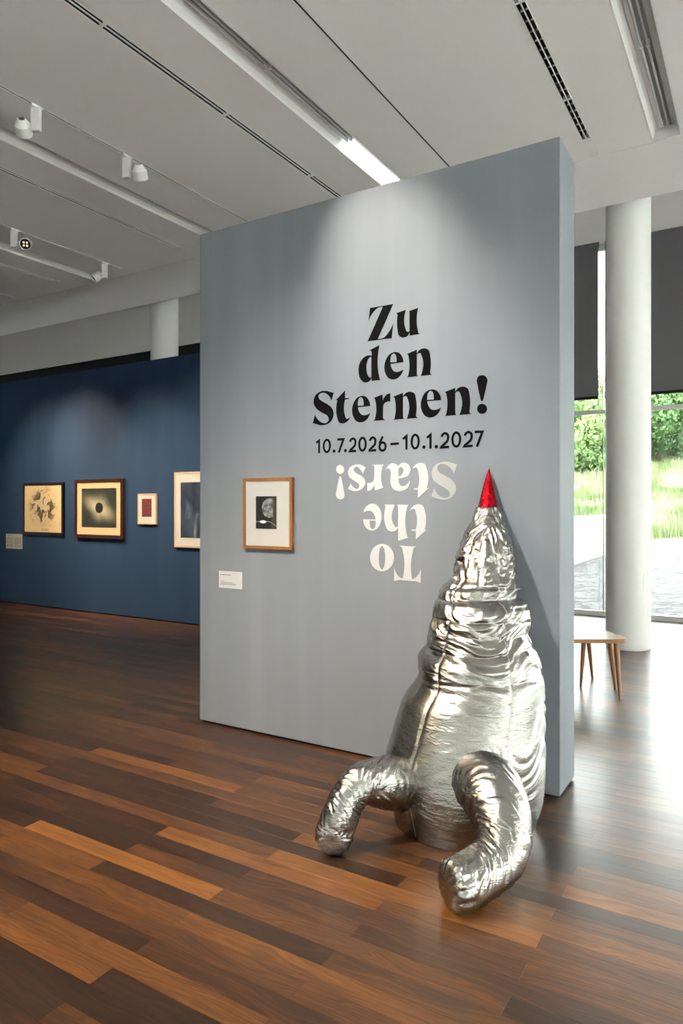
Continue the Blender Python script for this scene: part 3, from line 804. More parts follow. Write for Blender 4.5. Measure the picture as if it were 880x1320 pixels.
# ------------------------------------------------------------------ pictures
def print_mat(name, w, h, fn):
    a = N(name)
    x, y, z = a.sep(a.coord())
    u, v = a.math('DIVIDE', x, w), a.math('DIVIDE', z, h)
    fn(a, x, z, u, v)
    return a.m
def ell_mask(a, x, z, cx, cz, rx, rz, soft):
    dx = a.math('DIVIDE', a.math('SUBTRACT', x, cx), rx)
    dz = a.math('DIVIDE', a.math('SUBTRACT', z, cz), rz)
    d = a.math('SQRT', a.math('ADD', a.math('MULTIPLY', dx, dx), a.math('MULTIPLY', dz, dz)))
    nd = a.n('ShaderNodeMapRange', {0: d, 1: 1 + soft, 2: 1 - soft, 3: 0.0, 4: 1.0}, interpolation_type='SMOOTHSTEP')
    return nd.outputs[0], d
def moon_print(a, x, z, u, v):
    disc, d = ell_mask(a, x, z, .030, .030, .066, .066, .03)
    cut = a.n('ShaderNodeMapRange', {0: x, 1: .062, 2: .048, 3: 0.0, 4: 1.0}).outputs[0]
    nz = a.noise(a.coord(), 32, 5, .6)
    mc = a.ramp(nz, [(.36, (.03, .03, .03)), (.5, (.20, .20, .20)), (.66, (.42, .42, .41))])
    bgc = a.mix(a.math('GREATER_THAN', x, .045), (.006, .006, .008), (.050, .040, .030))  # brown strip at the right paints a reflection into the print
    c = a.mix(a.math('MULTIPLY', disc, cut), bgc, mc)
    blob, _ = ell_mask(a, x, z, -.026, -.062, .026, .0095, .25)
    sag = a.math('SUBTRACT', -.060, a.math('MULTIPLY', a.math('MAXIMUM', a.math('SUBTRACT', x, .03), 0.0), .55))
    ln = a.math('LESS_THAN', a.math('ABSOLUTE', a.math('SUBTRACT', z, sag)), .0012)
    c = a.mix(a.math('MAXIMUM', blob, a.math('MULTIPLY', ln, .7)), c, (.75, .75, .74))
    a.p(color=c, rough=.6)
def eclipse_print(a, x, z, u, v):
    disc, d = ell_mask(a, x, z, .01, .0, .083, .078, .03)
    # generic halo: brightness falls off round the disc, stretched along a slant and broken into rays
    r45 = a.math('ADD', a.math('MULTIPLY', x, .92), a.math('MULTIPLY', z, -.38))
    q45 = a.math('ADD', a.math('MULTIPLY', x, .38), a.math('MULTIPLY', z, .92))
    g1, _ = ell_mask(a, r45, q45, 0.0, 0.0, .30, .115, .95)
    g2, _ = ell_mask(a, x, z, .01, 0.0, .17, .17, .8)
    ang = a.math('ARCTAN2', z, a.math('SUBTRACT', x, .01))
    rays = a.noise(a.n('ShaderNodeCombineXYZ', {'X': a.math('MULTIPLY', ang, 9.0), 'Y': a.math('MULTIPLY', d, .3)}).outputs[0], 1.0, 2)
    g = a.math('MULTIPLY', a.math('MAXIMUM', g1, a.math('MULTIPLY', g2, a.math('MULTIPLY', rays, 1.7))), .85)
    g = a.math('POWER', g, 1.9)
    c = a.mix(g, (.010, .016, .012), (.70, .64, .44))
    c = a.mix(disc, c, (.004, .005, .005))
    a.p(color=c, rough=.6)
def drawing_print(a, x, z, u, v):
    m, d = ell_mask(a, x, z, .0, .03, .30, .27, .35)
    n1 = a.noise(a.map(a.coord(), (1, 1, 1)), 8, 4, .55, .8)
    blot = a.math('MULTIPLY', a.math('GREATER_THAN', n1, .53), m)
    n2 = a.noise(a.coord(), 24, 3, .5, 2.0)
    lines = a.math('MULTIPLY', a.math('LESS_THAN', a.math('ABSOLUTE', a.math('SUBTRACT', n2, .5)), .022), m)
    bx = a.math('MULTIPLY', a.math('LESS_THAN', a.math('ABSOLUTE', x), .33), a.math('LESS_THAN', a.math('ABSOLUTE', a.math('SUBTRACT', z, .015)), .285))
    c = a.mix(a.math('MULTIPLY', bx, .25), (.66, .50, .28), (.52, .38, .20))
    c = a.mix(a.math('MULTIPLY', m, .45), c, (.56, .45, .28))
    c = a.mix(a.math('MULTIPLY', lines, .5), c, (.20, .14, .08))
    c = a.mix(a.math('MULTIPLY', blot, .9), c, (.020, .013, .011))
    cap = a.math('MULTIPLY', a.math('LESS_THAN', a.math('ABSOLUTE', a.math('SUBTRACT', x, .05)), .09), a.math('LESS_THAN', a.math('ABSOLUTE', a.math('ADD', z, .318)), .012))
    c = a.mix(a.math('MULTIPLY', cap, .6), c, (.25, .16, .08))
    a.p(color=c, rough=.75)
def red_print(a, x, z, u, v):
    gx = a.math('ABSOLUTE', a.math('SUBTRACT', a.math('FRACT', a.math('ADD', a.math('MULTIPLY', u, 2.0), 10.0)), .5))
    gz = a.math('ABSOLUTE', a.math('SUBTRACT', a.math('FRACT', a.math('ADD', a.math('MULTIPLY', v, 5.0), 10.5)), .5))
    grid = a.math('MAXIMUM', a.math('GREATER_THAN', gx, .455), a.math('GREATER_THAN', gz, .43))
    n1 = a.noise(a.coord(), 45, 4, .6)
    c = a.ramp(n1, [(.38, (.10, .010, .018)), (.55, (.20, .022, .03)), (.70, (.34, .13, .12))])
    c = a.mix(grid, c, (.055, .006, .012))
    a.p(color=c, rough=.6)
def blue_print(a, x, z, u, v):
    n1 = a.noise(a.map(a.coord(), (1, 1, .6)), 5.5, 5, .62, .7)
    c = a.ramp(n1, [(.32, (.006, .009, .018)), (.48, (.018, .034, .075)), (.58, (.05, .075, .125)), (.70, (.26, .27, .29))])
    a.p(color=c, rough=.6)

def picture(x0, x1, z0, z1, wy, label, fw, depth, fmat, mmat, insets=None, pfn=None, group=None, recess=.006):
    w, h = x1 - x0, z1 - z0
    o = tag(empty('framed_picture', ((x0 + x1) / 2, wy, (z0 + z1) / 2)), label, 'picture', group)
    hw, hh = w / 2, h / 2
    y0, y1 = -depth, -.001
    bm = bmesh.new()
    def rail(outer, inner):           # mitred rail: outer edge pair, inner edge pair
        vs = []
        for (p, yy) in [(q, y) for y in (y0, y1) for q in (*outer, *inner)]: vs.append(bm.verts.new((p[0], yy, p[1])))
        a0, a1, b0, b1, c0, c1, d0, d1 = vs      # front outer0 outer1 inner0 inner1, back ...
        for f in ((a0, b0, b1, a1), (c0, c1, d1, d0), (a0, a1, c1, c0), (b0, d0, d1, b1), (a0, c0, d0, b0), (a1, b1, d1, c1)): bm.faces.new(f)
    out = [(-hw, -hh), (hw, -hh), (hw, hh), (-hw, hh)]
    inn = [(-hw + fw, -hh + fw), (hw - fw, -hh + fw), (hw - fw, hh - fw), (-hw + fw, hh - fw)]
    for i in range(4):
        bm = bmesh.new()
        rail((out[i], out[(i + 1) % 4]), (inn[i], inn[(i + 1) % 4]))
        bmesh.ops.recalc_face_normals(bm, faces=bm.faces[:])
        obj('frame_rail', bm, fmat, o)
    obj('mount', boxm(-hw + fw, hw - fw, y0 + recess, -.002, -hh + fw, hh - fw), mmat, o)
    if pfn:
        l, r, t, b = insets
        pw, ph = w - l - r, h - t - b
        p = obj('print', boxm(-pw / 2, pw / 2, -.0006, 0, -ph / 2, ph / 2), print_mat(label.split(' in ')[0].replace(' ', '_')[:40], pw, ph, pfn), o)
        p.location = ((l - r) / 2, y0 + recess - .0002, (b - t) / 2)
    g = obj('glazing', boxm(-hw + fw, hw - fw, y0 + recess * .35, y0 + recess * .35 + .0015, -hh + fw, hh - fw), M['art_glass'], o)
    return o
GW, BW_ = 3.72, 6.68
picture(-3.044, -2.634, 1.26, 1.737, GW, 'small moon photograph in a wide white mount and oak frame on the grey wall', .021, .028, M['oak'], M['mat_white'], (.108, .128, .123, .135), moon_print)
picture(-9.903, -8.923, 1.104, 1.902, BW_, 'cream drawing of dark blotches in a black frame, leftmost on the blue wall', .042, .03, M['black_frame'], M['mat_cream'], (.045, .045, .045, .045), drawing_print)
picture(-8.639, -7.614, 1.085, 1.932, BW_, 'dark eclipse print in a cream mount and mahogany frame on the blue wall', .050, .045, M['dark_frame'], M['mat_cream'], (.152, .136, .132, .155), eclipse_print)
picture(-7.336, -6.986, 1.299, 1.715, BW_, 'small red gridded print in a pale frame on the blue wall', .014, .03, M['pale_wood'], M['mat_white'], (.076, .085, .07, .102), red_print)
picture(-6.641, -5.84, 1.007, 1.991, BW_, 'large blue cloudy print in a pale frame, half hidden by the grey wall', .022, .035, M['pale_wood'], M['mat_white'], (.11, .11, .134, .125), blue_print)

def card(x0, x1, z0, z1, wy, label, mat, lines):
    w, h = x1 - x0, z1 - z0
    o = tag(empty('label_card', ((x0 + x1) / 2, wy, (z0 + z1) / 2)), label, 'label')
    obj('card', boxm(-w / 2, w / 2, -.003, 0, -h / 2, h / 2), mat, o)
    bm = bmesh.new()
    for (a_, b_, zz, th) in lines:
        x = a_ * w - w / 2
        while x < b_ * w - w / 2 - .002:          # a line of small illegible word marks
            l = min(random.uniform(.006, .016) * w / .21, b_ * w - w / 2 - x)
            box(bm, x, x + l, -.0034, -.003, (zz - .5) * h - th * h / 2, (zz - .5) * h + th * h / 2)
            x += l + .003 * w / .21
    t = obj('printed_text', bm, M['text_grey'], o)
    t['kind'] = 'stuff'
    return o
card(-3.282, -3.071, .974, 1.092, GW, 'white caption card low on the grey wall, left of the moon photograph', M['card_white'],
     [(.07, .52, .79, .045), (.07, .22, .43, .03), (.07, .58, .33, .03), (.07, .74, .25, .03), (.07, .70, .20, .02)])
card(-10.378, -9.953, .868, 1.103, BW_, 'grey text panel at the left edge of the blue wall', M['card_grey'],
     [(.06, .30, .90, .03)] + [(.06, .46, .74 - .055 * i, .026) for i in range(12) if i not in (3, 7)] + [(.53, .93, .74 - .055 * i, .026) for i in range(12) if i != 8])

# ------------------------------------------------------------------ silver rocket sculpture
ROCKET_PROFILE = [(1.756, -1.3019, 3.7021, 0.0011), (1.749, -1.3015, 3.6996, 0.0029), (1.742, -1.3011, 3.6972, 0.0047), (1.734, -1.3007, 3.6947, 0.0065), (1.727, -1.3004, 3.6922, 0.0083), (1.719, -1.2999, 3.6897, 0.0101), (1.712, -1.2994, 3.6873, 0.0119), (1.704, -1.2988, 3.6848, 0.0136), (1.697, -1.2982, 3.6823, 0.0153), (1.689, -1.2977, 3.6798, 0.0171), (1.682, -1.2971, 3.6773, 0.0188), (1.675, -1.2965, 3.6749, 0.0205), (1.667, -1.296, 3.6724, 0.0223), (1.66, -1.2954, 3.6699, 0.024), (1.652, -1.2948, 3.6674, 0.0257), (1.645, -1.2943, 3.665, 0.0274), (1.637, -1.2936, 3.6624, 0.029), (1.63, -1.2928, 3.6598, 0.0306), (1.622, -1.2921, 3.6572, 0.0322), (1.615, -1.2913, 3.6546, 0.0338), (1.608, -1.2905, 3.652, 0.0354), (1.6, -1.2898, 3.6493, 0.037), (1.593, -1.289, 3.6467, 0.0385), (1.585, -1.2883, 3.6441, 0.0401), (1.578, -1.2875, 3.6415, 0.0417), (1.57, -1.2868, 3.6389, 0.0433), (1.563, -1.286, 3.6363, 0.0449), (1.556, -1.2853, 3.6337, 0.0464), (1.548, -1.2845, 3.6311, 0.048), (1.541, -1.2837, 3.6285, 0.0536), (1.533, -1.2828, 3.6258, 0.058), (1.526, -1.282, 3.6231, 0.0601), (1.518, -1.2811, 3.6204, 0.0621), (1.511, -1.2803, 3.6177, 0.0641), (1.503, -1.2794, 3.615, 0.0662), (1.496, -1.2786, 3.6123, 0.0682), (1.489, -1.2777, 3.6096, 0.0703), (1.481, -1.2769, 3.6069, 0.0723), (1.474, -1.2761, 3.6042, 0.0744), (1.466, -1.2752, 3.6015, 0.0764), (1.459, -1.2749, 3.5988, 0.0794), (1.451, -1.2747, 3.5961, 0.0825), (1.444, -1.2744, 3.5934, 0.0855), (1.436, -1.2742, 3.5907, 0.0885), (1.429, -1.2739, 3.588, 0.0915), (1.422, -1.2737, 3.5853, 0.0946), (1.414, -1.2734, 3.5826, 0.0976), (1.407, -1.2731, 3.5799, 0.1006), (1.399, -1.2727, 3.5772, 0.1032), (1.392, -1.2723, 3.5745, 0.1058), (1.384, -1.2719, 3.5718, 0.1084), (1.377, -1.2715, 3.5691, 0.1111), (1.37, -1.2711, 3.5664, 0.1137), (1.362, -1.2707, 3.5637, 0.1163), (1.355, -1.2703, 3.561, 0.1189), (1.347, -1.2697, 3.5583, 0.1211), (1.34, -1.269, 3.5556, 0.1227), (1.332, -1.2683, 3.5529, 0.1244), (1.325, -1.2676, 3.5503, 0.1261), (1.317, -1.2669, 3.5476, 0.1278), (1.31, -1.2662, 3.5449, 0.1295), (1.303, -1.2655, 3.5422, 0.1312), (1.295, -1.2648, 3.5395, 0.1328), (1.288, -1.2641, 3.5368, 0.1343), (1.28, -1.2635, 3.5341, 0.1355), (1.273, -1.2628, 3.5314, 0.1367), (1.265, -1.2621, 3.5287, 0.1379), (1.258, -1.2614, 3.526, 0.139), (1.25, -1.2607, 3.5233, 0.1402), (1.243, -1.26, 3.5206, 0.1414), (1.236, -1.2593, 3.5179, 0.1426), (1.228, -1.2586, 3.5153, 0.1438), (1.221, -1.2578, 3.5129, 0.1451), (1.213, -1.2571, 3.5104, 0.1464), (1.206, -1.2564, 3.508, 0.1477), (1.198, -1.2556, 3.5056, 0.149), (1.191, -1.2549, 3.5032, 0.1503), (1.184, -1.2541, 3.5008, 0.1516), (1.176, -1.2534, 3.4983, 0.1529), (1.169, -1.2533, 3.496, 0.1556), (1.161, -1.2545, 3.4939, 0.1612), (1.154, -1.2557, 3.4917, 0.1669), (1.146, -1.2569, 3.4896, 0.1725), (1.139, -1.2604, 3.4874, 0.1791), (1.131, -1.2658, 3.4853, 0.1865), (1.124, -1.2712, 3.4832, 0.1939), (1.117, -1.2742, 3.481, 0.1952), (1.109, -1.2766, 3.4789, 0.1948), (1.102, -1.279, 3.4767, 0.1945), (1.094, -1.2814, 3.4746, 0.1941), (1.087, -1.2839, 3.4724, 0.1937), (1.079, -1.2863, 3.4703, 0.1934), (1.072, -1.2806, 3.4682, 0.2002), (1.064, -1.2731, 3.466, 0.2087), (1.057, -1.2656, 3.4639, 0.2171), (1.05, -1.2604, 3.4617, 0.2237), (1.042, -1.2596, 3.4596, 0.2269), (1.035, -1.2588, 3.4575, 0.2301), (1.027, -1.258, 3.4553, 0.2333), (1.02, -1.2578, 3.4532, 0.235), (1.012, -1.2578, 3.4511, 0.236), (1.005, -1.2577, 3.4489, 0.2371), (0.998, -1.2577, 3.4468, 0.2382), (0.99, -1.258, 3.4447, 0.2392), (0.983, -1.2586, 3.4425, 0.2401), (0.975, -1.2592, 3.4404, 0.2411), (0.968, -1.2598, 3.4382, 0.242), (0.96, -1.2604, 3.4361, 0.243), (0.953, -1.261, 3.4339, 0.2439), (0.945, -1.2616, 3.4318, 0.2448), (0.938, -1.2627, 3.4296, 0.2448), (0.931, -1.2639, 3.4275, 0.2443), (0.923, -1.2651, 3.4254, 0.2438), (0.916, -1.2663, 3.4233, 0.2433), (0.908, -1.2676, 3.4211, 0.2429), (0.901, -1.2669, 3.419, 0.2438), (0.893, -1.2643, 3.4168, 0.2462), (0.886, -1.2616, 3.4147, 0.2487), (0.878, -1.259, 3.4126, 0.2511), (0.871, -1.2563, 3.4104, 0.2536), (0.864, -1.2542, 3.4083, 0.2551), (0.856, -1.2521, 3.4061, 0.2567), (0.849, -1.25, 3.404, 0.2583), (0.841, -1.2479, 3.4019, 0.2598), (0.834, -1.2481, 3.3998, 0.2638), (0.826, -1.2484, 3.3976, 0.2677), (0.819, -1.2486, 3.3955, 0.2717), (0.811, -1.2488, 3.3934, 0.2756), (0.804, -1.2491, 3.3912, 0.2796), (0.797, -1.2494, 3.3893, 0.2834), (0.789, -1.2497, 3.3874, 0.2872), (0.782, -1.25, 3.3855, 0.2909), (0.774, -1.2503, 3.3836, 0.2947), (0.767, -1.2493, 3.3817, 0.2961), (0.759, -1.248, 3.3799, 0.2969), (0.752, -1.2467, 3.378, 0.2977), (0.745, -1.2454, 3.3762, 0.2985), (0.737, -1.2441, 3.3743, 0.2993), (0.73, -1.2428, 3.3725, 0.3001), (0.722, -1.2414, 3.3706, 0.3008), (0.715, -1.24, 3.3687, 0.3016), (0.707, -1.2386, 3.3668, 0.3024), (0.7, -1.2372, 3.365, 0.3032), (0.692, -1.2358, 3.3631, 0.304), (0.685, -1.2355, 3.3612, 0.3049), (0.678, -1.2354, 3.3594, 0.3057), (0.67, -1.2354, 3.3575, 0.3067), (0.663, -1.2355, 3.3557, 0.308), (0.655, -1.2369, 3.3538, 0.3111), (0.648, -1.2385, 3.3519, 0.3143), (0.64, -1.2402, 3.3501, 0.3174), (0.633, -1.2423, 3.3482, 0.3203), (0.625, -1.2444, 3.3464, 0.3232), (0.618, -1.2465, 3.3445, 0.3262), (0.611, -1.2487, 3.3426, 0.3293), (0.603, -1.2508, 3.3408, 0.3325), (0.596, -1.2529, 3.3389, 0.3356), (0.588, -1.2548, 3.3371, 0.3386), (0.581, -1.2565, 3.3352, 0.3413), (0.573, -1.258, 3.3334, 0.3437), (0.566, -1.2592, 3.3315, 0.3458), (0.559, -1.2602, 3.3296, 0.3475), (0.551, -1.2611, 3.3278, 0.349), (0.544, -1.2619, 3.3259, 0.3504), (0.536, -1.2626, 3.324, 0.3517), (0.529, -1.2632, 3.3222, 0.3529), (0.521, -1.2638, 3.3203, 0.3542), (0.514, -1.2644, 3.3184, 0.3554), (0.506, -1.265, 3.3166, 0.3567), (0.499, -1.2655, 3.3147, 0.3579), (0.492, -1.266, 3.3129, 0.3592), (0.484, -1.2666, 3.311, 0.3605), (0.477, -1.2671, 3.3092, 0.3617), (0.469, -1.2676, 3.3074, 0.363), (0.462, -1.2681, 3.3055, 0.3642), (0.454, -1.2685, 3.3037, 0.3654), (0.447, -1.269, 3.3019, 0.3666), (0.439, -1.2695, 3.3002, 0.3677), (0.432, -1.2699, 3.2984, 0.3689), (0.425, -1.2704, 3.2966, 0.37), (0.417, -1.2709, 3.2949, 0.3712), (0.41, -1.2714, 3.2932, 0.3723), (0.402, -1.272, 3.2916, 0.3735), (0.395, -1.2726, 3.2901, 0.3747), (0.387, -1.2733, 3.2886, 0.3758), (0.38, -1.274, 3.2873, 0.377), (0.373, -1.2748, 3.286, 0.3782), (0.365, -1.2756, 3.2848, 0.3794), (0.358, -1.2765, 3.2837, 0.3806), (0.35, -1.2774, 3.2826, 0.3818), (0.343, -1.2782, 3.2814, 0.3829), (0.335, -1.279, 3.2803, 0.384), (0.328, -1.2796, 3.2792, 0.385), (0.32, -1.2803, 3.2781, 0.386), (0.313, -1.2808, 3.277, 0.3868), (0.306, -1.2812, 3.2759, 0.3875), (0.298, -1.2816, 3.2748, 0.3882), (0.291, -1.2819, 3.2736, 0.3888), (0.283, -1.2822, 3.2725, 0.3894), (0.276, -1.2824, 3.2714, 0.3898), (0.268, -1.2825, 3.2703, 0.3902), (0.261, -1.2826, 3.2692, 0.3905), (0.253, -1.2825, 3.2681, 0.3906), (0.246, -1.2824, 3.2669, 0.3906), (0.239, -1.2822, 3.2658, 0.3905), (0.231, -1.2819, 3.2647, 0.3903), (0.224, -1.2816, 3.2636, 0.3901), (0.216, -1.2813, 3.2625, 0.3898), (0.209, -1.2809, 3.2613, 0.3895), (0.201, -1.2805, 3.2602, 0.3891), (0.194, -1.28, 3.2591, 0.3888), (0.187, -1.2795, 3.258, 0.3884), (0.179, -1.279, 3.2569, 0.388), (0.172, -1.2785, 3.2558, 0.3875), (0.164, -1.278, 3.2547, 0.3871), (0.157, -1.2774, 3.2535, 0.3866), (0.149, -1.2769, 3.2524, 0.3861), (0.142, -1.2764, 3.2513, 0.3856), (0.134, -1.2758, 3.2502, 0.385), (0.127, -1.2753, 3.2491, 0.3843), (0.12, -1.2747, 3.248, 0.3836), (0.112, -1.2742, 3.2469, 0.3829), (0.105, -1.2737, 3.2457, 0.3821), (0.097, -1.2731, 3.2446, 0.3812), (0.09, -1.2726, 3.2435, 0.3803), (0.082, -1.2721, 3.2424, 0.3794), (0.075, -1.2716, 3.2413, 0.3783), (0.067, -1.2711, 3.2401, 0.377), (0.06, -1.2707, 3.239, 0.3756), (0.053, -1.2703, 3.2379, 0.3738), (0.045, -1.27, 3.2367, 0.3718), (0.038, -1.2698, 3.2355, 0.3695), (0.03, -1.2697, 3.2343, 0.3668), (0.023, -1.2696, 3.233, 0.3638), (0.015, -1.2697, 3.2316, 0.3603), (0.008, -1.2699, 3.2301, 0.3565), (0.001, -1.2702, 3.2285, 0.3523), (-0.007, -1.2705, 3.2268, 0.3479), (-0.014, -1.271, 3.2251, 0.3432), (-0.022, -1.2714, 3.2234, 0.3385)]
FIN_L = [(-1.4609, 2.9745, 0.2191), (-1.4994, 2.8573, 0.2658), (-1.5671, 2.7574, 0.275), (-1.6042, 2.6879, 0.228), (-1.6214, 2.6422, 0.1573), (-1.6359, 2.6195, 0.09), (-1.6196, 2.5742, 0.085)]
FIN_LR = [0.125, 0.12, 0.098, 0.085, 0.083, 0.087, 0.085]
FIN_R = [(-1.1669, 3.0603, 0.2946), (-1.0353, 2.9415, 0.3062), (-0.946, 2.8319, 0.2459), (-0.9103, 2.7541, 0.1764), (-0.9174, 2.6795, 0.1313), (-0.9588, 2.5898, 0.1048), (-1.008, 2.5035, 0.0946), (-1.0425, 2.4566, 0.0919)]
FIN_RR = [0.13, 0.146, 0.126, 0.113, 0.107, 0.104, 0.102, 0.097]

rocket = tag(empty('silver_rocket', (-1.27, 3.24, 0)), 'stuffed silver foil rocket sculpture with a red tip, leaning on the grey wall', 'sculpture')
RO = rocket.location.copy()
prof = np.array(ROCKET_PROFILE)[::-1]                 # bottom to top: z, x, y, r
def pf(z, col): return float(np.interp(z, prof[:, 0], prof[:, col]))
CAMAZ = math.atan2(-3.3, 1.26)
SEAMS = [CAMAZ + math.radians(d) for d in (-39, 29, 101, 173, 245)]
def nz(x, y, z): return noise.noise(Vector((x, y, z)))
def ridge(x, y, z): return 1 - 2.2 * abs(nz(x, y, z))
def sstep(a_, b_, x):
    t = min(max((x - a_) / (b_ - a_), 0), 1)
    return t * t * (3 - 2 * t)
def body_disp(th, z, r):
    c, s_ = math.cos(th), math.sin(th)
    up = sstep(.50, .95, z)
    top = sstep(1.08, 1.2, z)
    w = nz(c * 1.1 + 5, s_ * 1.1, z * 2.4) * 1.8
    # long slack folds running round the body, stronger in the slouched upper half
    f1 = ridge(c * .9, s_ * .9, z * 8.5 + w * 1.3)
    f2 = ridge(c * 1.7 + 9, s_ * 1.7, z * 17 + w * 2.2)
    f3 = ridge(c * 2.6 + 2, s_ * 2.6, z * 33 + w * 3)
    d = (.001 + .010 * up * (1 - .6 * top)) * f1 + (.0014 + .0068 * up) * f2 + (.0006 + .0022 * up) * f3
    d += .006 * nz(c * 1.4 + 1, s_ * 1.4, z * 4) * (1 - top)
    # crumples of the neck
    if top > 0:
        d += top * (.007 * ridge(c * r * 14, s_ * r * 14, z * 17 + w) + .0035 * ridge(c * r * 30 + 3, s_ * r * 30, z * 40 + 2 * w))
    # creases gathered on the right flank and beside the fins
    d += .008 * sstep(.15, .35, z) * (1 - up) * max(0, math.cos(th - CAMAZ - 1.1)) ** 3 * ridge(c * 1.5, s_ * 1.5, z * 15 + 3 * w)
    d -= .0016 * sstep(.32, .1, z) * ridge(c * 1.0 + 4, s_ * 1.0, z * 55 + 3 * w)
    # deep pinched grooves where the stuffed segments slump onto each other
    for (zc, am, wd, ph) in ((.838, .017, .011, .4), (1.128, .016, .011, 2.0), (1.050, .010, .009, 4.0), (.705, .008, .010, 1.2), (.965, .006, .008, 3.0)):
        zq = z - zc - .014 * math.sin(th + ph) - .006 * nz(c * 3 + ph, s_ * 3, 2)
        d -= am * math.exp(-(zq / wd) ** 2) * (.65 + .6 * nz(c * 1.5, s_ * 1.5, ph))
    for a_ in SEAMS:
        q = (th - a_ + PI) % (2 * PI) - PI
        s2 = q * r
        if abs(s2) < .12:
            d -= .005 * math.exp(-(s2 / .010) ** 2)
            d += .0016 * math.exp(-(s2 / .030) ** 2) * nz(z * 34, a_, 0) * min(1, abs(s2) / .008)
    return d * min(1.0, r / .10)
def body_point(th, z):
    r = pf(z, 3)
    zz = max(z, .0)
    if z < .24:                                        # belly tucks in towards the floor, flat underside
        t = 1 - max(z, 0) / .24
        r = pf(max(z, .06), 3) * (1 - .11 * t ** 2.4)
    d = body_disp(th, zz, r) * (0.3 + .7 * sstep(0, .08, zz))
    rr = r + d
    y = pf(zz, 2) + rr * math.sin(th)
    y = min(y, 3.716)
    return Vector((pf(zz, 1) + rr * math.cos(th), y, zz)) - RO
NU, NV = 300, 400
Z0, Z1 = .003, 1.543
V, Fc = [], []
zs_ = [Z0 + (Z1 - Z0) * (j / (NV - 1)) for j in range(NV)]
for z in zs_:
    for i in range(NU): V.append(body_point(2 * PI * i / NU, z))
for j in range(NV - 1):
    for i in range(NU):
        Fc.append((j * NU + i, j * NU + (i + 1) % NU, (j + 1) * NU + (i + 1) % NU, (j + 1) * NU + i))
Fc.append(tuple(reversed(range(NU))))
Fc.append(tuple(range((NV - 1) * NU, NV * NU)))
me = bpy.data.meshes.new('body')
me.from_pydata([tuple(v) for v in V], [], Fc)
for p in me.polygons: p.use_smooth = len(p.vertices) == 4
obj('body', me, M['silver'], rocket)
# red tip
V, Fc = [], []
NU2, NV2 = 96, 110
for j in range(NV2):
    t = j / (NV2 - 1)
    z = 1.536 + t * (1.757 - 1.536)
    for i in range(NU2):
        th = 2 * PI * i / NU2
        r = .0510 * (1 - t) ** .93 + .0012
        c, s_ = math.cos(th), math.sin(th)
        d = (.0022 * ridge(c * r * 60, s_ * r * 60, z * 55) + .0014 * ridge(c * 2, s_ * 2, z * 110)) * min(1, r / .02)
        if t < .04: d += .002 * (1 - t / .04)
        V.append((pf(z, 1) + (r + d) * c - RO.x, min(pf(z, 2) + (r + d) * s_, 3.717) - RO.y, z))
for j in range(NV2 - 1):
    for i in range(NU2):
        Fc.append((j * NU2 + i, j * NU2 + (i + 1) % NU2, (j + 1) * NU2 + (i + 1) % NU2, (j + 1) * NU2 + i))
Fc.append(tuple(reversed(range(NU2)))); Fc.append(tuple(range((NV2 - 1) * NU2, NV2 * NU2)))
me = bpy.data.meshes.new('nose_tip')
me.from_pydata(V, [], Fc)
for p in me.polygons: p.use_smooth = len(p.vertices) == 4
tag(obj('nose_tip', me, M['red_foil'], rocket), 'crinkled red foil nose cone')
# stitched seams
for a_ in SEAMS:
    bm = bmesh.new()
    pts = []
    for j in range(220):
        z = .02 + (1.05 if a_ in SEAMS[:2] else .9) * j / 219
        p = body_point(a_, z)
        n_ = Vector((math.cos(a_), math.sin(a_), 0))
        pts.append(p + n_ * (.0006 + .0008 * (j % 3 == 0)))
    tube(bm, pts, .0011, 5)
    obj('seam', bm, M['thread'], rocket, smooth=True)

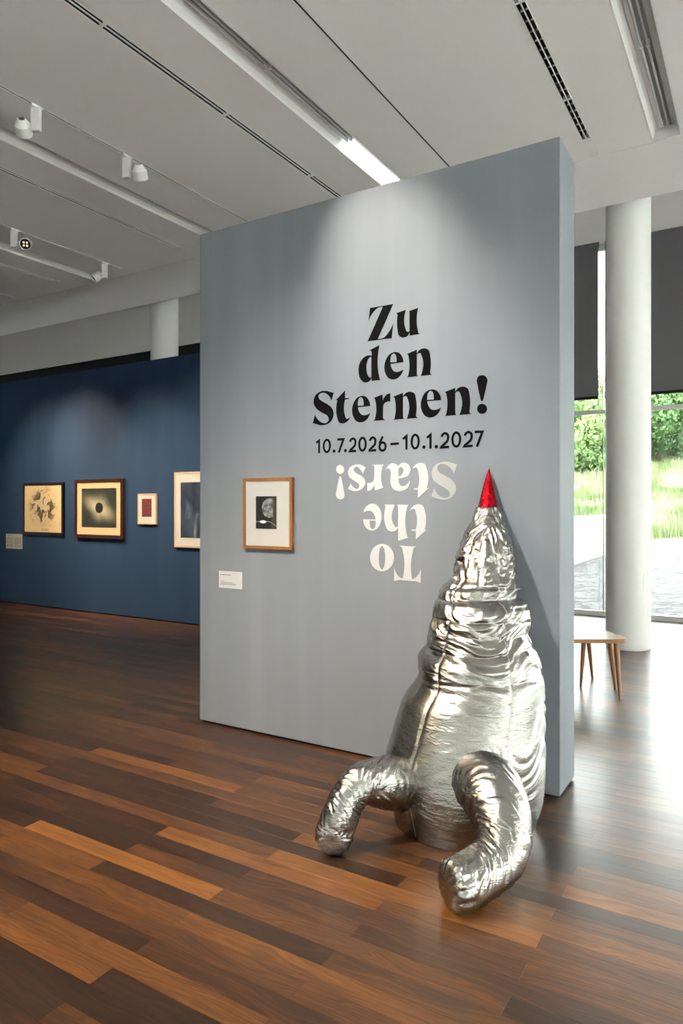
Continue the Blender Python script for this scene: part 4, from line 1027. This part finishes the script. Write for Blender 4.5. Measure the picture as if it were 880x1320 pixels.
def fin(path, radii, seed, cap_pleats=16):
    P_ = [Vector(p) - RO for p in path]
    n = len(P_)
    NV, NU = 230, 120
    def cr(t):
        f = t * (n - 1); i = min(int(f), n - 2); s_ = f - i
        p0, p1, p2, p3 = (P_[min(max(i + k_, 0), n - 1)] for k_ in (-1, 0, 1, 2))
        r0, r1, r2, r3 = (radii[min(max(i + k_, 0), n - 1)] for k_ in (-1, 0, 1, 2))
        h = lambda a0, a1, a2, a3: .5 * (2 * a1 + (a2 - a0) * s_ + (2 * a0 - 5 * a1 + 4 * a2 - a3) * s_**2 + (3 * a1 - a0 - 3 * a2 + a3) * s_**3)
        return h(p0, p1, p2, p3), h(r0, r1, r2, r3)
    ts = [1 - (1 - j / (NV - 1)) ** 1.35 for j in range(NV)]
    C_ = [cr(t) for t in ts]
    ln = [0.0]
    for j in range(1, NV): ln.append(ln[-1] + (C_[j][0] - C_[j - 1][0]).length)
    V, Fc = [], []
    up = None
    for j in range(NV):
        p, r = C_[j]
        t = (C_[min(j + 1, NV - 1)][0] - C_[max(j - 1, 0)][0]).normalized()
        if up is None: up = Vector((0, 0, 1))
        a_ = t.cross(up).normalized(); b_ = a_.cross(t).normalized(); up = b_
        s_ = ln[j]; left = ln[-1] - s_
        k_ = r * .62
        e = 1.0
        if left < k_: e = math.sqrt(max(0, 1 - (1 - left / k_) ** 3.4))
        capm = 1 - sstep(0, r * 1.0, left)
        for i in range(NU):
            ph = 2 * PI * i / NU
            c, sn = math.cos(ph), math.sin(ph)
            w = nz(c + seed, sn, s_ * 7)
            d = .005 * nz(c * .8 + seed, sn * .8, s_ * 11 + w) + .0026 * ridge(c * .8 + seed, sn * .8, s_ * 26 + 2.2 * c + w * 2) - .0040 * max(0, ridge(c * .9 + seed, sn * .9 + 4, s_ * 46 + 3 * c + w * 3)) - .0028 * max(0, ridge(c * 1.1, sn * 1.1 + seed, s_ * 82 + 4.5 * c + w * 4))
            d *= (1 - .6 * capm)
            d += capm * r * .045 * math.sin(ph * cap_pleats + 3 * nz(c * 2, sn * 2, seed)) * min(1, left / (.2 * r) + .25)
            q = p + (a_ * c + b_ * sn) * (r + d) * e
            q.z = max(q.z, .002 + .0 * d)
            V.append(tuple(q))
    for j in range(NV - 1):
        for i in range(NU):
            Fc.append((j * NU + i, j * NU + (i + 1) % NU, (j + 1) * NU + (i + 1) % NU, (j + 1) * NU + i))
    Fc.append(tuple(reversed(range(NU)))); Fc.append(tuple(range((NV - 1) * NU, NV * NU)))
    me = bpy.data.meshes.new('fin')
    me.from_pydata(V, [], Fc)
    bm = bmesh.new(); bm.from_mesh(me); bmesh.ops.recalc_face_normals(bm, faces=bm.faces[:]); bm.to_mesh(me); bm.free()
    for p in me.polygons: p.use_smooth = len(p.vertices) == 4
    return obj('fin', me, M['silver'], rocket)
tag(fin(FIN_L, FIN_LR, 3.3), 'drooping silver fin on the left')
tag(fin(FIN_R, FIN_RR, 8.1), 'curved silver fin reaching forward on the right')

# ------------------------------------------------------------------ bench
bench = tag(empty('wooden_bench', (-1.37, 6.1, 0)), 'low wooden bench with a rounded three-cornered top, half hidden by the grey wall', 'bench')
def rounded_poly(pts, rad, n=8):
    out = []
    m = len(pts)
    for i in range(m):
        p, a_, b_ = Vector(pts[i]), Vector(pts[i - 1]), Vector(pts[(i + 1) % m])
        u1, u2 = (a_ - p).normalized(), (b_ - p).normalized()
        s0, s1 = p + u1 * rad[i], p + u2 * rad[i]
        for k in range(n + 1):
            t = k / n
            out.append((1 - t) ** 2 * s0 + 2 * t * (1 - t) * p + t * t * s1)
    return out
top = rounded_poly([(-.905, 6.01), (-1.80, 7.02), (-1.86, 5.42)], [.16, .2, .2])
bm = bmesh.new()
lo = [bm.verts.new((p.x + 1.37, p.y - 6.1, .436)) for p in top]
hi = [bm.verts.new((p.x + 1.37, p.y - 6.1, .470)) for p in top]
m_ = len(top)
bm.faces.new(hi); bm.faces.new(lo[::-1])
for i in range(m_): bm.faces.new((lo[i], lo[(i + 1) % m_], hi[(i + 1) % m_], hi[i]))
bmesh.ops.recalc_face_normals(bm, faces=bm.faces[:])
bmesh.ops.bevel(bm, geom=[e for e in bm.edges if abs(e.verts[0].co.z - e.verts[1].co.z) < .001], offset=.004, segments=2, affect='EDGES')
st = obj('seat', bm, M['bench_wood'], bench)
st.data.materials.append(M['bench_top_sheen'])
for p in st.data.polygons:
    if p.normal.z > .9: p.material_index = 1
for (bx, by, tx, ty) in ((-.985, 5.88, -1.02, 5.935), (-1.075, 6.19, -1.11, 6.13), (-1.345, 6.14, -1.32, 6.16), (-1.32, 6.49, -1.35, 6.42), (-1.72, 6.90, -1.68, 6.82), (-1.78, 5.50, -1.72, 5.58)):
    bm = bmesh.new()
    tube(bm, [(bx + 1.37, by - 6.1, .001), (bx * .6 + tx * .4 + 1.37, by * .6 + ty * .4 - 6.1, .18), (tx + 1.37, ty - 6.1, .437)], [.011, .017, .023], 14)
    me = new_mesh('leg', bm); smooth_by_angle(me, 50)
    obj('leg', me, M['bench_wood'], bench)

# ------------------------------------------------------------------ outside: gravel yard, garden wall, meadow, trees
a = N('gravel')
co = a.coord()
vo = a.n('ShaderNodeTexVoronoi', {'Vector': co, 'Scale': 9.0})
n1 = a.noise(co, .35, 3)
g_ = a.ramp(vo.outputs['Color'], [(.15, (0.006, 0.006, 0.007)), (.4, (0.034, 0.034, 0.036)), (.85, (0.095, 0.095, 0.095))])
g_ = a.mix(a.math('MULTIPLY', n1, .25), g_, (0.055, 0.054, 0.053))
M['gravel'] = a.p(color=g_, rough=.95, normal=a.bump(vo.outputs['Distance'], .6, .03))
bm = bmesh.new(); box(bm, -45, 60, 10.46, 120, -.35, -.03)
tag(obj('ground', bm, M['gravel']), kind='structure')
a = N('garden_wall_render')
M['garden_wall'] = a.p(color=(.30, .30, .30, 1), rough=.8)
tag(obj('garden_wall', boxm(-4.95, -4.33, 13.5, 28.6, -.03, 1.24, bevel=.02), M['garden_wall']), 'low white garden wall across the gravel outside the window', 'garden wall')

def hill(x, y):
    t = max(0, y - 30.2 - .10 * (x + 3.3))
    return .20 * t * sstep(0, 6, t) + .12 * noise.noise(Vector((x * .2, y * .2, 0))) * min(1, t / 3)
a = N('meadow')
co = a.coord()
n1 = a.noise(co, 1.2, 4); n2 = a.noise(co, 9, 3)
M['meadow'] = a.p(color=a.ramp(a.math('ADD', a.math('MULTIPLY', n1, .6), a.math('MULTIPLY', n2, .4)), [(.35, (0.0748, 0.1292, 0.0340)), (.48, (0.165, 0.20, 0.09)), (.60, (0.27, 0.275, 0.19))]), rough=.9, spec=.2)
a = N('grass_blades')
n1 = a.noise(a.coord(), .5, 3)
M['grass'] = a.p(color=a.ramp(n1, [(.32, (0.0816, 0.1428, 0.0408)), (.48, (0.17, 0.205, 0.095)), (.62, (0.27, 0.275, 0.19))]), rough=.8, spec=.2)
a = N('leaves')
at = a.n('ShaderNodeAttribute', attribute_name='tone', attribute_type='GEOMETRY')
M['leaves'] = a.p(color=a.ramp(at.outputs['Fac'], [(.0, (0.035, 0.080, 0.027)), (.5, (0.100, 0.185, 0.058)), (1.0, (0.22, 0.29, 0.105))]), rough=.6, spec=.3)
M['bark'] = plain('bark', (0.0408, 0.0306, 0.0204), .9)
V, Fc = [], []
gx, gy = 50, 60
for j in range(gy + 1):
    for i in range(gx + 1):
        x, y = -40 + 70 * i / gx, 28.5 + 60 * j / gy
        V.append((x, y, hill(x, y) - (.06 if y < 30 + .10 * (x + 3.3) else 0)))
for j in range(gy):
    for i in range(gx):
        q = j * (gx + 1) + i
        Fc.append((q, q + 1, q + gx + 2, q + gx + 1))
me = bpy.data.meshes.new('meadow_slope')
me.from_pydata(V, [], Fc)
for p in me.polygons: p.use_smooth = True
tag(obj('meadow_slope', me, M['meadow']), kind='structure')
rg = random.Random(5)
V, Fc = [], []
for i in range(26000):
    f = 29.5 + 28 * rg.random() ** 1.3
    r = f * rg.uniform(.30, .54)
    x, y = .8535 * r - .5211 * f, .5211 * r + .8535 * f
    if y < 30.25 + .10 * (x + 3.3): continue
    z = hill(x, y)
    h, w, t = rg.uniform(.15, .5), rg.uniform(.02, .05), rg.uniform(0, 2 * PI)
    b = len(V)
    V += [(x - w * math.cos(t), y - w * math.sin(t), z - .03), (x + w * math.cos(t), y + w * math.sin(t), z - .03), (x + rg.uniform(-.15, .15), y + rg.uniform(-.15, .15), z + h)]
    Fc.append((b, b + 1, b + 2))
me = bpy.data.meshes.new('meadow_grass')
me.from_pydata(V, [], Fc)
tag(obj('meadow_grass', me, M['grass']), 'tall pale meadow grass on the slope outside the window', 'grass', kind='stuff')

def tree(x, y, rad, hgt, label, seed, leafs=2600, base=0.0, light_=0.0):
    rt = random.Random(seed)
    z0 = hill(x, y)
    o = tag(empty('leafy_tree', (x, y, z0)), label, 'tree')
    bm = bmesh.new()
    tube(bm, [(0, 0, -.2), (.1, 0, hgt * .4), (.0, .1, hgt * .75)], [.16, .11, .04], 8)
    obj('trunk', bm, M['bark'], o, smooth=True)
    V, Fc, T_ = [], [], []
    cl = [(Vector((rt.gauss(0, .5), rt.gauss(0, .5), rt.uniform(-.75, .8))), rt.uniform(.28, .5)) for _ in range(26)]
    for i in range(leafs):
        c, cr_ = rt.choice(cl)
        v = Vector((rt.gauss(0, 1), rt.gauss(0, 1), rt.gauss(0, 1))).normalized() * cr_ * rt.uniform(.75, 1.05)
        p = c + v
        p = Vector((p.x * rad * .85, p.y * rad * .85, base + (hgt - base) * (.5 + p.z * .48)))
        if p.z < .05: continue
        s_ = rt.uniform(.10, .22)
        n_ = (v.normalized() + Vector((rt.gauss(0, .5), rt.gauss(0, .5), rt.gauss(0, .5)))).normalized()
        a_ = n_.orthogonal().normalized(); a_.rotate(Matrix.Rotation(rt.uniform(0, 2 * PI), 3, n_)); b_ = n_.cross(a_)
        q = len(V)
        V += [tuple(p - a_ * s_), tuple(p + b_ * s_ * .55 + n_ * s_ * .12), tuple(p + a_ * s_), tuple(p - b_ * s_ * .55 + n_ * s_ * .12)]
        Fc.append((q, q + 1, q + 2, q + 3))
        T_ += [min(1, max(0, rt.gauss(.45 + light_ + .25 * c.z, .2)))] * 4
    me = bpy.data.meshes.new('foliage')
    me.from_pydata(V, [], Fc)
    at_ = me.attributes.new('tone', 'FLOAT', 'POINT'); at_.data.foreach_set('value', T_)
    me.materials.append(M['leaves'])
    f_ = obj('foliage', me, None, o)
    f_['kind'] = 'stuff'
    return o
def at_px(px, f):
    r = (px - 440) / 892.6 * f
    return .8535 * r - .5211 * f, .5211 * r + .8535 * f
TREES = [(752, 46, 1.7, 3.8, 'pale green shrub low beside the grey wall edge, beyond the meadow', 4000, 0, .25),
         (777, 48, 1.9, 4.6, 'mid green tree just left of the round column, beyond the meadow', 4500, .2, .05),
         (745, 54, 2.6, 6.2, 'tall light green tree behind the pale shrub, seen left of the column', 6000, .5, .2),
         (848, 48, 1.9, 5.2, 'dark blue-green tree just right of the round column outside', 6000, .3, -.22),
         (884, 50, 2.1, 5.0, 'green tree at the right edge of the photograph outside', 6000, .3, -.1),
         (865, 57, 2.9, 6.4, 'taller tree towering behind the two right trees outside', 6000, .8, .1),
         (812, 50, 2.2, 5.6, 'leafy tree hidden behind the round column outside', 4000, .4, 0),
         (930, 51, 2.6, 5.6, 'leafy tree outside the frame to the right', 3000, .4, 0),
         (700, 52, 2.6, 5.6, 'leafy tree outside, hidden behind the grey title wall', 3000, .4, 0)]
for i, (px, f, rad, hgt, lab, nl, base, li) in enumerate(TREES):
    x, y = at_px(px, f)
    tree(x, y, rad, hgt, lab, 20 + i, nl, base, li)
